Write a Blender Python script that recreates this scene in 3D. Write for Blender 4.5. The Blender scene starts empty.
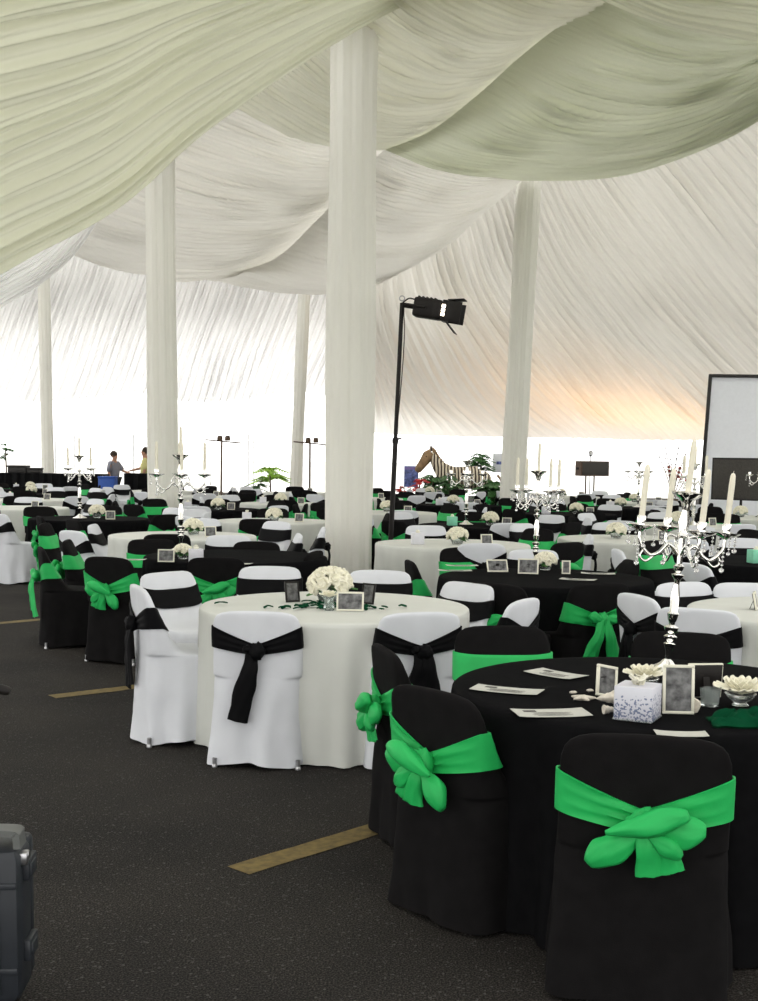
import bpy, math, random
from mathutils import Vector, Matrix, noise
random.seed(7)
PI = math.pi
S = bpy.context.scene
COL = S.collection

# ------------------------------------------------------------------ camera
F, HC, PITCH, ROLL, PPY = 1240.0, 1.6, math.radians(6.0), math.radians(0.77), 586.3
cam_d = bpy.data.cameras.new('camera')
cam = bpy.data.objects.new('camera', cam_d); COL.objects.link(cam)
cam_d.sensor_fit = 'VERTICAL'; cam_d.sensor_height = 24.0
cam_d.lens = F / 1001 * 24.0
cam_d.shift_y = (PPY - 500.5) / 1001
cam_d.clip_end = 500
CM = Matrix.Rotation(PI / 2 - PITCH, 3, 'X') @ Matrix.Rotation(ROLL, 3, 'Z')
cam.matrix_world = Matrix.Translation((0, 0, HC)) @ CM.to_4x4()
S.camera = cam

# ------------------------------------------------------------------ world, exposure
w = bpy.data.worlds.new('world'); S.world = w; w.use_nodes = True
bg = w.node_tree.nodes['Background']
bg.inputs[0].default_value = (1.0, 0.99, 0.97, 1); bg.inputs[1].default_value = 4.3
S.view_settings.view_transform = 'Standard'; S.view_settings.look = 'None'
S.view_settings.gamma = 1.0; S.view_settings.use_curve_mapping = False
S.view_settings.exposure = -0.6

def lamp(name, kind, loc, energy, color, size=0.2, rot=None, spot=None):
    l = bpy.data.lights.new(name, kind); l.energy = energy; l.color = color
    if kind == 'AREA': l.size = size
    elif kind == 'SUN': l.angle = size
    else: l.shadow_soft_size = size
    if spot: l.spot_size = spot
    o = bpy.data.objects.new(name, l); o.location = loc
    if rot: o.rotation_euler = rot
    COL.objects.link(o); return o

# ------------------------------------------------------------------ where a pixel's ray meets a height or a depth
def ray(px, py):
    v = Vector(((px - 379) / F, -(py - PPY) / F, -1.0))
    return CM @ v
def atz(px, py, z):
    r = ray(px, py); t = (z - HC) / r.z
    return Vector((r.x * t, r.y * t, z))
def atd(px, py, d):
    r = ray(px, py); t = d / r.y
    return Vector((r.x * t, d, HC + r.z * t))

# ------------------------------------------------------------------ mesh helpers
class MB:
    def __init__(s): s.v = []; s.f = []
    def grid(s, rows, close_u=False, close_v=False):
        b = len(s.v); n = len(rows[0]); m = len(rows)
        for r in rows: s.v.extend([tuple(p) for p in r])
        for i in range(m if close_v else m - 1):
            i2 = (i + 1) % m
            for j in range(n if close_u else n - 1):
                j2 = (j + 1) % n
                s.f.append((b + i * n + j, b + i * n + j2, b + i2 * n + j2, b + i2 * n + j))
        return b
    def poly(s, pts, flip=False):
        b = len(s.v); s.v.extend([tuple(p) for p in pts]); r = list(range(b, b + len(pts)))
        s.f.append(tuple(reversed(r)) if flip else tuple(r))
    def rings(s, rings, caps=True):
        b = s.grid(rings, close_u=True); n = len(rings[0]); m = len(rings)
        if caps:
            s.f.append(tuple(reversed(range(b, b + n))))
            s.f.append(tuple(range(b + (m - 1) * n, b + m * n)))
        return s
    def box(s, c, h, bev=0.0, R=None):
        cx, cy, cz = c; hx, hy, hz = h
        bev = min(bev, hx * .9, hy * .9, hz * .9)
        rings = []
        def rect(ax, ay, z, r):
            o = []
            k = 3 if r > 0 else 1
            for (sx, sy, a0) in ((1, 1, 0), (-1, 1, 90), (-1, -1, 180), (1, -1, 270)):
                for q in range(k):
                    a = math.radians(a0 + (90 * q / 2 if k > 1 else 45))
                    o.append(Vector((sx * (ax - r) + r * math.cos(a), sy * (ay - r) + r * math.sin(a), z)))
            return o
        if bev > 0:
            prof = [(-hz, bev), (-hz + bev * .3, bev * .3), (-hz + bev, 0), (hz - bev, 0), (hz - bev * .3, bev * .3), (hz, bev)]
            for z, i in prof: rings.append(rect(hx - i, hy - i, z, bev * .9))
        else:
            for z in (-hz, hz): rings.append([Vector((hx, hy, z)), Vector((-hx, hy, z)), Vector((-hx, -hy, z)), Vector((hx, -hy, z))])
        out = []
        for r in rings:
            out.append([(R @ p if R else p) + Vector(c) for p in r])
        s.rings(out); return s
    def lathe(s, prof, c=(0, 0, 0), n=20, caps=True):
        rr = []
        for r, z in prof:
            rr.append([Vector((c[0] + r * math.cos(2 * PI * k / n), c[1] + r * math.sin(2 * PI * k / n), c[2] + z)) for k in range(n)])
        s.rings(rr, caps); return s
    def tube(s, pts, rad, n=10, flat=None, caps=True):
        """tube along pts; rad a number or list; flat=(vector, factor) squashes along the vector"""
        pts = [Vector(p) for p in pts]; m = len(pts)
        if not isinstance(rad, (list, tuple)): rad = [rad] * m
        up = None; rr = []
        for i, p in enumerate(pts):
            t = (pts[min(i + 1, m - 1)] - pts[max(i - 1, 0)]).normalized()
            if up is None:
                up = Vector((0, 0, 1)) if abs(t.z) < .9 else Vector((1, 0, 0))
            a = t.cross(up)
            if a.length < 1e-5: a = t.cross(Vector((0, 1, 0)))
            a.normalize(); b = a.cross(t).normalized(); up = b
            ring = []
            for k in range(n):
                an = 2 * PI * k / n
                o = (a * math.cos(an) + b * math.sin(an)) * rad[i]
                ring.append(p + o)
            rr.append(ring)
        s.rings(rr, caps); return s
    def ribbon(s, pts, wv, wid, th, arch=0.0, nv=6):
        """soft ribbon: pts path, wv width direction(s), wid half-widths, th half-thickness"""
        pts = [Vector(p) for p in pts]; m = len(pts)
        if not isinstance(wid, (list, tuple)): wid = [wid] * m
        rr = []
        for i, p in enumerate(pts):
            t = (pts[min(i + 1, m - 1)] - pts[max(i - 1, 0)]).normalized()
            wd = Vector(wv[i] if isinstance(wv, list) else wv); wd = (wd - t * wd.dot(t)).normalized()
            nn = t.cross(wd).normalized()
            ring = []
            for k in range(nv + 1):
                u = -1 + 2 * k / nv
                ring.append(p + wd * (u * wid[i]) + nn * (th + arch * (1 - u * u) + .25 * arch * math.sin(u * 7 + i * .6)))
            for k in range(nv, -1, -1):
                u = -1 + 2 * k / nv
                ring.append(p + wd * (u * wid[i]) + nn * (-th + arch * (1 - u * u) + .25 * arch * math.sin(u * 7 + i * .6)))
            rr.append(ring)
        s.rings(rr); return s
    def xf(s, M):
        s.v = [tuple(M @ Vector(p)) for p in s.v]; return s
    def jitter(s, amp, sc, seed=0.0):
        nv = []
        for p in s.v:
            q = Vector(p); d = noise.noise_vector(q * sc + Vector((seed, seed, seed)))
            nv.append(tuple(q + d * amp))
        s.v = nv; return s
    def mesh(s, name, mat, smooth=True, sharp=50):
        me = bpy.data.meshes.new(name); me.from_pydata(s.v, [], s.f); me.validate()
        if mat: me.materials.append(mat)
        if smooth:
            me.shade_smooth()
            me.set_sharp_from_angle(angle=math.radians(sharp))
        return me
    def build(s, name, mat, parent=None, smooth=True, sharp=50):
        o = bpy.data.objects.new(name, s.mesh(name, mat, smooth, sharp)); COL.objects.link(o)
        if parent: o.parent = parent
        return o

def link(name, me, parent=None):
    o = bpy.data.objects.new(name, me); COL.objects.link(o)
    if parent: o.parent = parent
    return o
def tag(o, label, cat, group=None, kind=None):
    o['label'] = label; o['category'] = cat
    if group: o['group'] = group
    if kind: o['kind'] = kind
    return o
def thing(name, label, cat, loc=(0, 0, 0), rz=0.0, group=None):
    o = bpy.data.objects.new(name, None); COL.objects.link(o); o.location = loc; o.rotation_euler = (0, 0, rz)
    o.empty_display_size = .1
    return tag(o, label, cat, group)
def struct(o): o['kind'] = 'structure'; return o
def copy_tree(o, parent=None):
    c = o.copy(); COL.objects.link(c)
    if parent: c.parent = parent
    for ch in list(o.children): copy_tree(ch, c)
    return c
def cr(p0, p1, p2, p3, t):
    return .5 * ((2 * p1) + (-p0 + p2) * t + (2 * p0 - 5 * p1 + 4 * p2 - p3) * t * t + (-p0 + 3 * p1 - 3 * p2 + p3) * t ** 3)
def spline(pts, u):
    n = len(pts) - 1; x = min(max(u * n, 0), n - 1e-6); i = int(x); t = x - i
    p0 = pts[i - 1] if i > 0 else pts[0] * 2 - pts[1]
    p3 = pts[i + 2] if i + 2 <= n else pts[n] * 2 - pts[n - 1]
    return cr(p0, pts[i], pts[i + 1], p3, t)
def curve(pts, n):
    P = [Vector(p) for p in pts]
    return [spline(P, k / (n - 1)) for k in range(n)]
def lerp_tab(tab, z):
    if z <= tab[0][0]: return tab[0][1:]
    for a, b in zip(tab, tab[1:]):
        if z <= b[0]:
            t = (z - a[0]) / (b[0] - a[0]); return tuple(x + (y - x) * t for x, y in zip(a[1:], b[1:]))
    return tab[-1][1:]

# ------------------------------------------------------------------ materials
def nt(name):
    m = bpy.data.materials.new(name); m.use_nodes = True
    return m, m.node_tree.nodes, m.node_tree.links, m.node_tree.nodes['Principled BSDF']
def mat(name, col, rough=.6, metal=0.0, var=.08, nscale=20, bump=0.0, bscale=200, spec=.5, emit=None, estr=0, sheen=0, trans=0, alpha=None):
    m, N, L, b = nt(name)
    tc = N.new('ShaderNodeTexCoord'); nz = N.new('ShaderNodeTexNoise'); nz.inputs['Scale'].default_value = nscale
    nz.inputs['Detail'].default_value = 5
    L.new(tc.outputs['Object'], nz.inputs['Vector'])
    rp = N.new('ShaderNodeValToRGB'); rp.color_ramp.elements[0].position = .3; rp.color_ramp.elements[1].position = .7
    rp.color_ramp.elements[0].color = tuple(c * (1 - var) for c in col) + (1,)
    rp.color_ramp.elements[1].color = tuple(min(1, c * (1 + var)) for c in col) + (1,)
    L.new(nz.outputs['Fac'], rp.inputs[0]); L.new(rp.outputs[0], b.inputs['Base Color'])
    b.inputs['Roughness'].default_value = rough; b.inputs['Metallic'].default_value = metal
    b.inputs['Specular IOR Level'].default_value = spec
    if sheen: b.inputs['Sheen Weight'].default_value = sheen
    if trans: b.inputs['Transmission Weight'].default_value = trans
    if alpha is not None: b.inputs['Alpha'].default_value = alpha
    if emit: b.inputs['Emission Color'].default_value = emit + (1,); b.inputs['Emission Strength'].default_value = estr
    if bump:
        n2 = N.new('ShaderNodeTexNoise'); n2.inputs['Scale'].default_value = bscale; n2.inputs['Detail'].default_value = 3
        L.new(tc.outputs['Object'], n2.inputs['Vector'])
        bp = N.new('ShaderNodeBump'); bp.inputs['Strength'].default_value = bump; bp.inputs['Distance'].default_value = .002
        L.new(n2.outputs['Fac'], bp.inputs['Height']); L.new(bp.outputs[0], b.inputs['Normal'])
    return m
def cloth_mat(name, col, tr, rough=.9):
    """thin cloth: diffuse reflection plus light passing through"""
    m, N, L, b = nt(name)
    N.remove(b); out = N['Material Output']
    df = N.new('ShaderNodeBsdfDiffuse'); tl = N.new('ShaderNodeBsdfTranslucent'); mx = N.new('ShaderNodeMixShader')
    tc = N.new('ShaderNodeTexCoord'); nz = N.new('ShaderNodeTexNoise'); nz.inputs['Scale'].default_value = .35; nz.inputs['Detail'].default_value = 6
    L.new(tc.outputs['Object'], nz.inputs['Vector'])
    rp = N.new('ShaderNodeValToRGB'); rp.color_ramp.elements[0].position = .3; rp.color_ramp.elements[1].position = .7
    rp.color_ramp.elements[0].color = tuple(c * .95 for c in col) + (1,); rp.color_ramp.elements[1].color = tuple(col) + (1,)
    L.new(nz.outputs['Fac'], rp.inputs[0]); L.new(rp.outputs[0], df.inputs[0]); L.new(rp.outputs[0], tl.inputs[0])
    mx.inputs[0].default_value = tr
    L.new(df.outputs[0], mx.inputs[1]); L.new(tl.outputs[0], mx.inputs[2]); L.new(mx.outputs[0], out.inputs[0])
    return m
def asphalt_mat():
    m, N, L, b = nt('asphalt')
    tc = N.new('ShaderNodeTexCoord')
    def nz(s, d=4):
        n = N.new('ShaderNodeTexNoise'); n.inputs['Scale'].default_value = s; n.inputs['Detail'].default_value = d
        L.new(tc.outputs['Object'], n.inputs['Vector']); return n
    a = nz(.9); c = nz(160, 2); v = N.new('ShaderNodeTexVoronoi'); v.inputs['Scale'].default_value = 130
    L.new(tc.outputs['Object'], v.inputs['Vector'])
    r1 = N.new('ShaderNodeValToRGB'); r1.color_ramp.elements[0].position = .35; r1.color_ramp.elements[1].position = .7
    r1.color_ramp.elements[0].color = (.020, .0185, .0175, 1); r1.color_ramp.elements[1].color = (.033, .030, .027, 1)
    L.new(a.outputs['Fac'], r1.inputs[0])
    r2 = N.new('ShaderNodeValToRGB'); r2.color_ramp.elements[0].position = .45; r2.color_ramp.elements[1].position = .78
    r2.color_ramp.elements[0].color = (.45, .45, .45, 1); r2.color_ramp.elements[1].color = (3.2, 3.1, 2.9, 1)
    L.new(c.outputs['Fac'], r2.inputs[0])
    mu = N.new('ShaderNodeMix'); mu.data_type = 'RGBA'; mu.blend_type = 'MULTIPLY'; mu.inputs[0].default_value = 1
    L.new(r1.outputs[0], mu.inputs[6]); L.new(r2.outputs[0], mu.inputs[7])
    # pale flecks of stone
    w2 = N.new('ShaderNodeTexWhiteNoise'); L.new(v.outputs['Color'], w2.inputs['Vector'])
    r3 = N.new('ShaderNodeValToRGB'); r3.color_ramp.interpolation = 'CONSTANT'
    r3.color_ramp.elements[0].color = (0, 0, 0, 1); r3.color_ramp.elements[1].position = .975; r3.color_ramp.elements[1].color = (1, 1, 1, 1)
    L.new(w2.outputs['Value'], r3.inputs[0])
    m2 = N.new('ShaderNodeMix'); m2.data_type = 'RGBA'; L.new(r3.outputs[0], m2.inputs[0])
    L.new(mu.outputs[2], m2.inputs[6]); m2.inputs[7].default_value = (.07, .067, .063, 1)
    L.new(m2.outputs[2], b.inputs['Base Color'])
    b.inputs['Roughness'].default_value = .85; b.inputs['Specular IOR Level'].default_value = .08
    bp = N.new('ShaderNodeBump'); bp.inputs['Strength'].default_value = .8; bp.inputs['Distance'].default_value = .004
    L.new(v.outputs['Distance'], bp.inputs['Height']); L.new(bp.outputs[0], b.inputs['Normal'])
    return m
M = {
 'asphalt': asphalt_mat(),
 'sun_glare': mat('sun_glare_ground', (.75, .74, .7), .9, nscale=2, bump=.3, bscale=40),  # pale tone stands in for sun glare on the asphalt outside
 'line': mat('worn_yellow_paint', (.13, .09, .022), .8, var=.35, nscale=25, bump=.6, bscale=120),
 'roof': cloth_mat('sky_block_vinyl', (.93, .925, .9), .44),
 'ivory': cloth_mat('green_spill_liner', (.73, .735, .59), .30),  # greenish light spill on the near swags, put into the cloth colour
 'liner': cloth_mat('pale_liner', (.91, .89, .835), .4),
 'cream': cloth_mat('faint_spill_liner', (.84, .83, .71), .36),  # weakest step of the light spill painted into the liner
 'mid_spill': cloth_mat('mid_spill_liner', (.79, .81, .65), .34),  # middle step of the green light spill, also painted in
 'pale': cloth_mat('white_liner', (.93, .925, .91), .45),
 'pole_cloth': cloth_mat('pole_cloth', (.90, .89, .82), .2),
 'black': mat('black_cover_cloth', (.0075, .007, .0072), .9, var=.15, bump=.3, bscale=300, spec=.06),
 'white': mat('white_cover_cloth', (.64, .655, .69), .75, var=.03, nscale=6, bump=.25, bscale=250, spec=.2),
 'green': mat('green_satin', (.014, .40, .09), .55, var=.1, nscale=9, bump=.15, bscale=180, spec=.3),
 'satin': mat('black_satin', (.0036, .0036, .0042), .65, var=.1, bump=.15, bscale=180, spec=.08),
 'ttop_black': mat('black_table_linen', (.006, .006, .0065), .9, var=.15, bump=.25, bscale=260, spec=.015),
 'ttop_white': mat('white_table_linen', (.60, .61, .57), .8, var=.03, nscale=5, bump=.25, bscale=260, spec=.2),
 'metal': mat('grey_steel', (.45, .45, .46), .35, 1, var=.05),
 'silver': mat('polished_silver', (.86, .85, .82), .1, 1, var=.04),
 'blackmetal': mat('black_metal', (.012, .010, .009), .5, var=.2, spec=.22),
 'crystal': mat('crystal', (.95, .95, .93), .03, var=.01, trans=.85),
 'candle': mat('cream_wax', (.80, .76, .62), .5, var=.04),
 'flower': mat('cream_petals', (.80, .77, .62), .7, var=.12, nscale=40),
 'leaf': mat('green_leaf', (.03, .12, .02), .5, var=.4, nscale=12),
 'limeleaf': mat('lime_leaf', (.30, .55, .04), .5, var=.3, nscale=12),
 'redleaf': mat('red_flower', (.5, .02, .02), .5, var=.3),
 'gift': mat('pale_gift_paper', (.62, .62, .66), .6, var=.05),
 'paper': mat('menu_paper', (.50, .50, .45), .7, var=.03),
 'frame': mat('ivory_frame', (.72, .70, .58), .4, var=.06),
 'photo': mat('grey_photo', (.12, .12, .12), .5, var=.9, nscale=28),
 'ink': mat('print_ink', (.06, .055, .05), .7, var=.2),
 'napkin': mat('dark_green_napkin', (.002, .05, .02), .9, var=.15, bump=.3, spec=.05),
 'shell': mat('shell', (.62, .57, .48), .6, var=.2, nscale=60),
 'case': mat('case_plastic', (.018, .021, .026), .5, var=.1, bump=.3, bscale=400, spec=.4),
 'casetop': mat('case_grip_plastic', (.10, .105, .10), .5, var=.1),
 'screen': mat('projection_screen', (.82, .84, .88), .9, var=.02),
 'speaker': mat('speaker_black', (.018, .016, .015), .7, var=.2),
 'speaker_b': mat('speaker_brown', (.09, .05, .03), .7, var=.2),
 'grille': mat('speaker_grille', (.05, .045, .04), .8, var=.4, nscale=90),
 'brass': mat('bronze_metal', (.10, .06, .035), .5, var=.2),
 'blue': mat('blue_plastic', (.01, .07, .35), .5),
 'poster': mat('poster_print', (.12, .16, .42), .5, var=.7, nscale=14),
 'skin': mat('skin', (.42, .22, .14), .6, var=.05),
 'hair': mat('dark_hair', (.03, .018, .01), .8),
 'yshirt': mat('yellow_shirt', (.62, .58, .25), .8),
 'gshirt': mat('grey_shirt', (.20, .20, .24), .8),
 'trouser': mat('dark_trousers', (.02, .02, .025), .8),
 'glass': mat('clear_glass', (.9, .95, .93), .02, trans=.92, var=.01),
 'mint': mat('mint_box', (.22, .62, .42), .6),
 'lampglow': mat('lamp_slot', (1, .9, .75), .5, emit=(1, .86, .7), estr=6),
 'speckle': None,
}
def zebra_mat():
    m, N, L, b = nt('zebra_coat')
    tc = N.new('ShaderNodeTexCoord'); wv = N.new('ShaderNodeTexWave'); wv.wave_type = 'BANDS'; wv.bands_direction = 'X'
    wv.inputs['Scale'].default_value = 3.6; wv.inputs['Distortion'].default_value = 2.2; wv.inputs['Detail Scale'].default_value = 1.2
    L.new(tc.outputs['Object'], wv.inputs['Vector'])
    r = N.new('ShaderNodeValToRGB'); r.color_ramp.elements[0].position = .52; r.color_ramp.elements[1].position = .58
    r.color_ramp.elements[0].color = (.72, .64, .50, 1); r.color_ramp.elements[1].color = (.05, .03, .02, 1)
    L.new(wv.outputs['Fac'], r.inputs[0]); L.new(r.outputs[0], b.inputs['Base Color']); b.inputs['Roughness'].default_value = .8
    return m
M['zebra'] = zebra_mat()
M['zebrahead'] = mat('zebra_face', (.30, .19, .10), .8, var=.4, nscale=8)
def speckle_mat():
    m, N, L, b = nt('speckled_gift_paper')
    tc = N.new('ShaderNodeTexCoord'); v = N.new('ShaderNodeTexVoronoi'); v.inputs['Scale'].default_value = 170
    L.new(tc.outputs['Object'], v.inputs['Vector'])
    wn = N.new('ShaderNodeTexWhiteNoise'); L.new(v.outputs['Color'], wn.inputs['Vector'])
    sx = N.new('ShaderNodeSeparateXYZ'); L.new(tc.outputs['Object'], sx.inputs[0])
    mr = N.new('ShaderNodeMapRange'); mr.inputs[1].default_value = .02; mr.inputs[2].default_value = .10; mr.inputs[3].default_value = .55; mr.inputs[4].default_value = 1.0
    L.new(sx.outputs['Z'], mr.inputs[0])
    gt = N.new('ShaderNodeMath'); gt.operation = 'GREATER_THAN'; L.new(wn.outputs['Value'], gt.inputs[0]); L.new(mr.outputs[0], gt.inputs[1])
    mx = N.new('ShaderNodeMix'); mx.data_type = 'RGBA'; L.new(gt.outputs[0], mx.inputs[0])
    mx.inputs[6].default_value = (.60, .60, .66, 1); mx.inputs[7].default_value = (.16, .19, .30, 1)
    L.new(mx.outputs[2], b.inputs['Base Color']); b.inputs['Roughness'].default_value = .5
    return m
M['speckle'] = speckle_mat()

# ================================================================== THE SETTING
fl = MB(); fl.poly([(-24, -10, 0), (24, -10, 0), (24, 52, 0), (-24, 52, 0)])
struct(fl.build('floor', M['asphalt'], smooth=False))
g = MB()
for (x0, y0, x1, y1) in ((-200, 52, 200, 300), (-200, -60, -24, 52), (24, -60, 200, 52), (-24, -60, 24, -10)):
    g.poly([(x0, y0, 0), (x1, y0, 0), (x1, y1, 0), (x0, y1, 0)])
struct(g.build('ground', M['sun_glare'], smooth=False))

# unseen outer roof hip, added over the liner to block and steer sky light
OX, Y0, Y1, EZ = 23, -5, 46, 3.8
IX, J0, J1, RZ = 9, 9, 39, 10.5
rf = MB()
A = [(-OX, Y0, EZ), (OX, Y0, EZ), (OX, Y1, 7.3), (-OX, Y1, 7.3)]; B = [(-IX, J0, RZ), (IX, J0, RZ), (IX, J1, RZ), (-IX, J1, RZ)]
for i in range(4):
    j = (i + 1) % 4; rf.poly([A[i], A[j], B[j], B[i]])
rf.poly(B)
struct(rf.build('ceiling', M['roof'], smooth=False))

def swag(name, rows, nu, nv, pleats, amp, m, seed=0.0, fine=.35, broad=.0, wob=1.0, endfade=0.0, startfade=0.0):
    P = [[atd(*c) for c in r] for r in rows]
    grid = []
    for b_ in range(nv + 1):
        v = b_ / nv
        grid.append([None] * (nu + 1))
    for a in range(nu + 1):
        u = a / nu
        colp = [spline(r, u) for r in P]
        for b_ in range(nv + 1):
            grid[b_][a] = spline(colp, b_ / nv)
    out = []
    for i in range(nv + 1):
        r = []
        for j in range(nu + 1):
            p = grid[i][j]
            du = grid[i][min(j + 1, nu)] - grid[i][max(j - 1, 0)]
            dv = grid[min(i + 1, nv)][j] - grid[max(i - 1, 0)][j]
            n = du.cross(dv)
            n = n.normalized() if n.length > 1e-9 else Vector((0, 0, 1))
            if n.dot(Vector((0, 0, HC)) - p) < 0: n = -n
            u = j / nu; v = i / nv
            sp = dv.length * nv / 2 / pleats
            ph = v * pleats + wob * noise.noise(Vector((u * 2.2, v * 5 + seed, seed)))
            h = .55 * math.sin(2 * PI * ph) + fine * math.sin(2 * PI * ph * 2.37 + 3 * noise.noise(Vector((u * 3, v * 9, seed + 4))))
            h *= .45 + .9 * abs(noise.noise(Vector((u * 3.0, v * pleats * .35, seed + 9))))* 1.6
            h += broad * noise.noise(Vector((u * 1.3, v * pleats * .22, seed + 2))) * 3
            r.append(p + n * min(amp, sp * .42) * h * (1 - endfade * max(0, (u - .85) / .15)) * (1 - startfade * max(0, (.15 - u) / .15)))
        out.append(r)
    mb = MB(); mb.grid(out)
    o = mb.build(name, m, sharp=180)
    return o
def lift(row, dy, dd=0.0): return [(x, y - dy, d + dd) for x, y, d in row]

# --- near swag with green light spill in its colour, top left
a0 = [(-230, 420, 6.6), (-60, 300, 8), (0, 266, 8.6), (107, 207, 10), (200, 132, 11.5), (330, 46, 13.4), (420, -2, 14), (560, -62, 14.3)]
a1 = [(-230, 280, 6.2), (-60, 205, 7.4), (0, 178, 8), (107, 135, 9.5), (200, 78, 11), (330, 12, 13), (420, -22, 13.8), (560, -75, 14.2)]
a2 = [(-230, 150, 5.8), (-60, 100, 7), (0, 80, 7.5), (107, 45, 9), (200, 5, 10.5), (330, -35, 12.6), (420, -55, 13.5), (560, -92, 14)]
a3 = [(-230, -20, 5.2), (-60, -45, 6.3), (0, -55, 6.8), (107, -75, 8.4), (200, -90, 10), (330, -100, 12), (420, -105, 13), (560, -112, 13.9)]
a4 = [(-230, -260, 4.4), (-60, -260, 5.2), (0, -250, 5.8), (107, -240, 7.2), (200, -220, 9), (330, -200, 11), (420, -180, 12.2), (560, -150, 13.6)]
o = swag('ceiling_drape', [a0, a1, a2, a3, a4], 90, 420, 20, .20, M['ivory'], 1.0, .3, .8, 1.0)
tag(o, 'large pleated swag with green light-spill tint hanging nearest, filling the upper left corner', 'drape', 'ceiling swags')
b0 = [(-230, 500, 14), (-60, 352, 15), (0, 309, 16), (40, 285, 17), (75, 254, 18), (107, 208, 19), (150, 150, 20), (200, 90, 21)]
o = swag('ceiling_drape', [b0, lift(b0, 45, .3), lift(b0, 100, .2), lift(b0, 160, -.6)], 60, 220, 22, .12, M['pale'], 2.0, .4)
tag(o, 'narrow pale swag edge peeking below the large light-spill tinted swag at left', 'drape', 'ceiling swags')
# --- panels between the poles
rows = [[(200, 85, 15.5), (262, 122, 17), (325, 146, 18.6), (396, 151, 20.0)],
 [(240, 60, 15), (310, 105, 16.5), (375, 131, 17.8), (440, 127, 18.9)],
 [(290, 40, 14.6), (355, 85, 15.8), (420, 106, 16.7), (490, 94, 17.7)],
 [(340, 10, 14), (400, 52, 14.8), (460, 72, 15.4), (536, 54, 16.3)],
 [(390, -20, 13.6), (450, 20, 14), (510, 38, 14.4), (578, 24, 15.3)],
 [(430, -50, 13), (490, -15, 13.3), (560, 8, 13.5), (628, -2, 14.3)],
 [(500, -95, 12), (560, -65, 12.3), (620, -50, 12.5), (690, -55, 12.6)]]
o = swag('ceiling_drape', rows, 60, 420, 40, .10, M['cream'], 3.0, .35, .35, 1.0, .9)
tag(o, 'pleated panel with faint light-spill tint above the thick pillar, left of the diagonal seam', 'drape', 'ceiling swags')
rows = [[(180, 80, 20), (262, 112, 21), (325, 132, 21), (392, 138, 20.3)],
 [(140, 140, 23), (220, 168, 23), (300, 185, 22.6), (364, 176, 22.3)],
 [(100, 205, 26), (180, 225, 26.5), (250, 229, 26.2), (328, 217, 25)],
 [(50, 248, 30), (130, 273, 32), (205, 278, 31), (284, 256, 29)]]
o = swag('ceiling_drape', rows, 70, 420, 40, .10, M['liner'], 4.0, .35, .3, 1.0, .95)
tag(o, 'white pleated swag behind the left pillars, ending in a low scalloped edge', 'drape', 'ceiling swags')
rows = [[(385, 149, 20.2), (430, 166, 21.8), (475, 175, 23.8), (524, 179, 25.8)],
 [(352, 180, 21.5), (405, 200, 23), (455, 204, 24.5), (508, 193, 25.9)],
 [(315, 222, 24), (370, 240, 25.5), (425, 239, 26), (480, 217, 26.5)],
 [(268, 262, 28), (330, 276, 29), (390, 269, 29), (440, 251, 28)],
 [(200, 279, 32), (270, 290, 36), (330, 293, 38), (378, 285, 33)]]
o = swag('ceiling_drape', rows, 60, 380, 36, .10, M['liner'], 5.0, .35, .3, 1.0, .9, .95)
tag(o, 'white pleated swag right of the thick pillar, above the black spotlight', 'drape', 'ceiling swags')
rows = [[(385, 150, 19.5), (430, 168, 21.2), (480, 177, 24), (527, 179.5, 25.6), (620, 175, 24.3), (700, 150, 22), (758, 118, 20), (860, 50, 17)],
 [(430, 131, 18.5), (480, 150, 20), (530, 158, 21.8), (580, 160, 22), (660, 148, 21), (720, 122, 19.5), (775, 90, 18), (870, 20, 15.5)],
 [(475, 97, 17.1), (530, 122, 18), (580, 132, 19), (630, 132, 19), (700, 115, 18), (750, 92, 17), (800, 60, 16), (880, -10, 14)],
 [(520, 57, 15.6), (575, 85, 16.2), (625, 98, 17), (675, 98, 17), (730, 82, 16), (775, 62, 15.5), (820, 30, 14.5), (890, -35, 13)],
 [(560, 26, 14.6), (620, 52, 15), (670, 65, 15.5), (715, 66, 15.2), (760, 55, 15), (800, 35, 14), (840, 5, 13.5), (900, -60, 12)],
 [(610, 0, 13.6), (660, 18, 13.8), (710, 30, 14), (755, 34, 14), (790, 27, 13.5), (830, 5, 13), (860, -25, 12.5), (910, -90, 11.5)]]
o = swag('ceiling_drape', rows, 90, 420, 42, .10, M['mid_spill'], 6.0, .35, .35, 1.0, 0, .95)
tag(o, 'pleated swag with green light-spill tint at upper right, resting above the right pillar', 'drape', 'ceiling swags')
r0 = [(520, -44, 12.0), (620, 8, 12.2), (680, 30, 12.3), (758, 42, 12.3), (810, 44, 11.9), (880, 22, 11.2)]
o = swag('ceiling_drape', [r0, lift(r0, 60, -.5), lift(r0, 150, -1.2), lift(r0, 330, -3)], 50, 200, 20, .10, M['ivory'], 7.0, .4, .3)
tag(o, 'small light-spill tinted swag corner at the very top right of the ceiling', 'drape', 'ceiling swags')
# --- sloping liner on the right, eave to ridge (folds run down the slope)
rows = []
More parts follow.
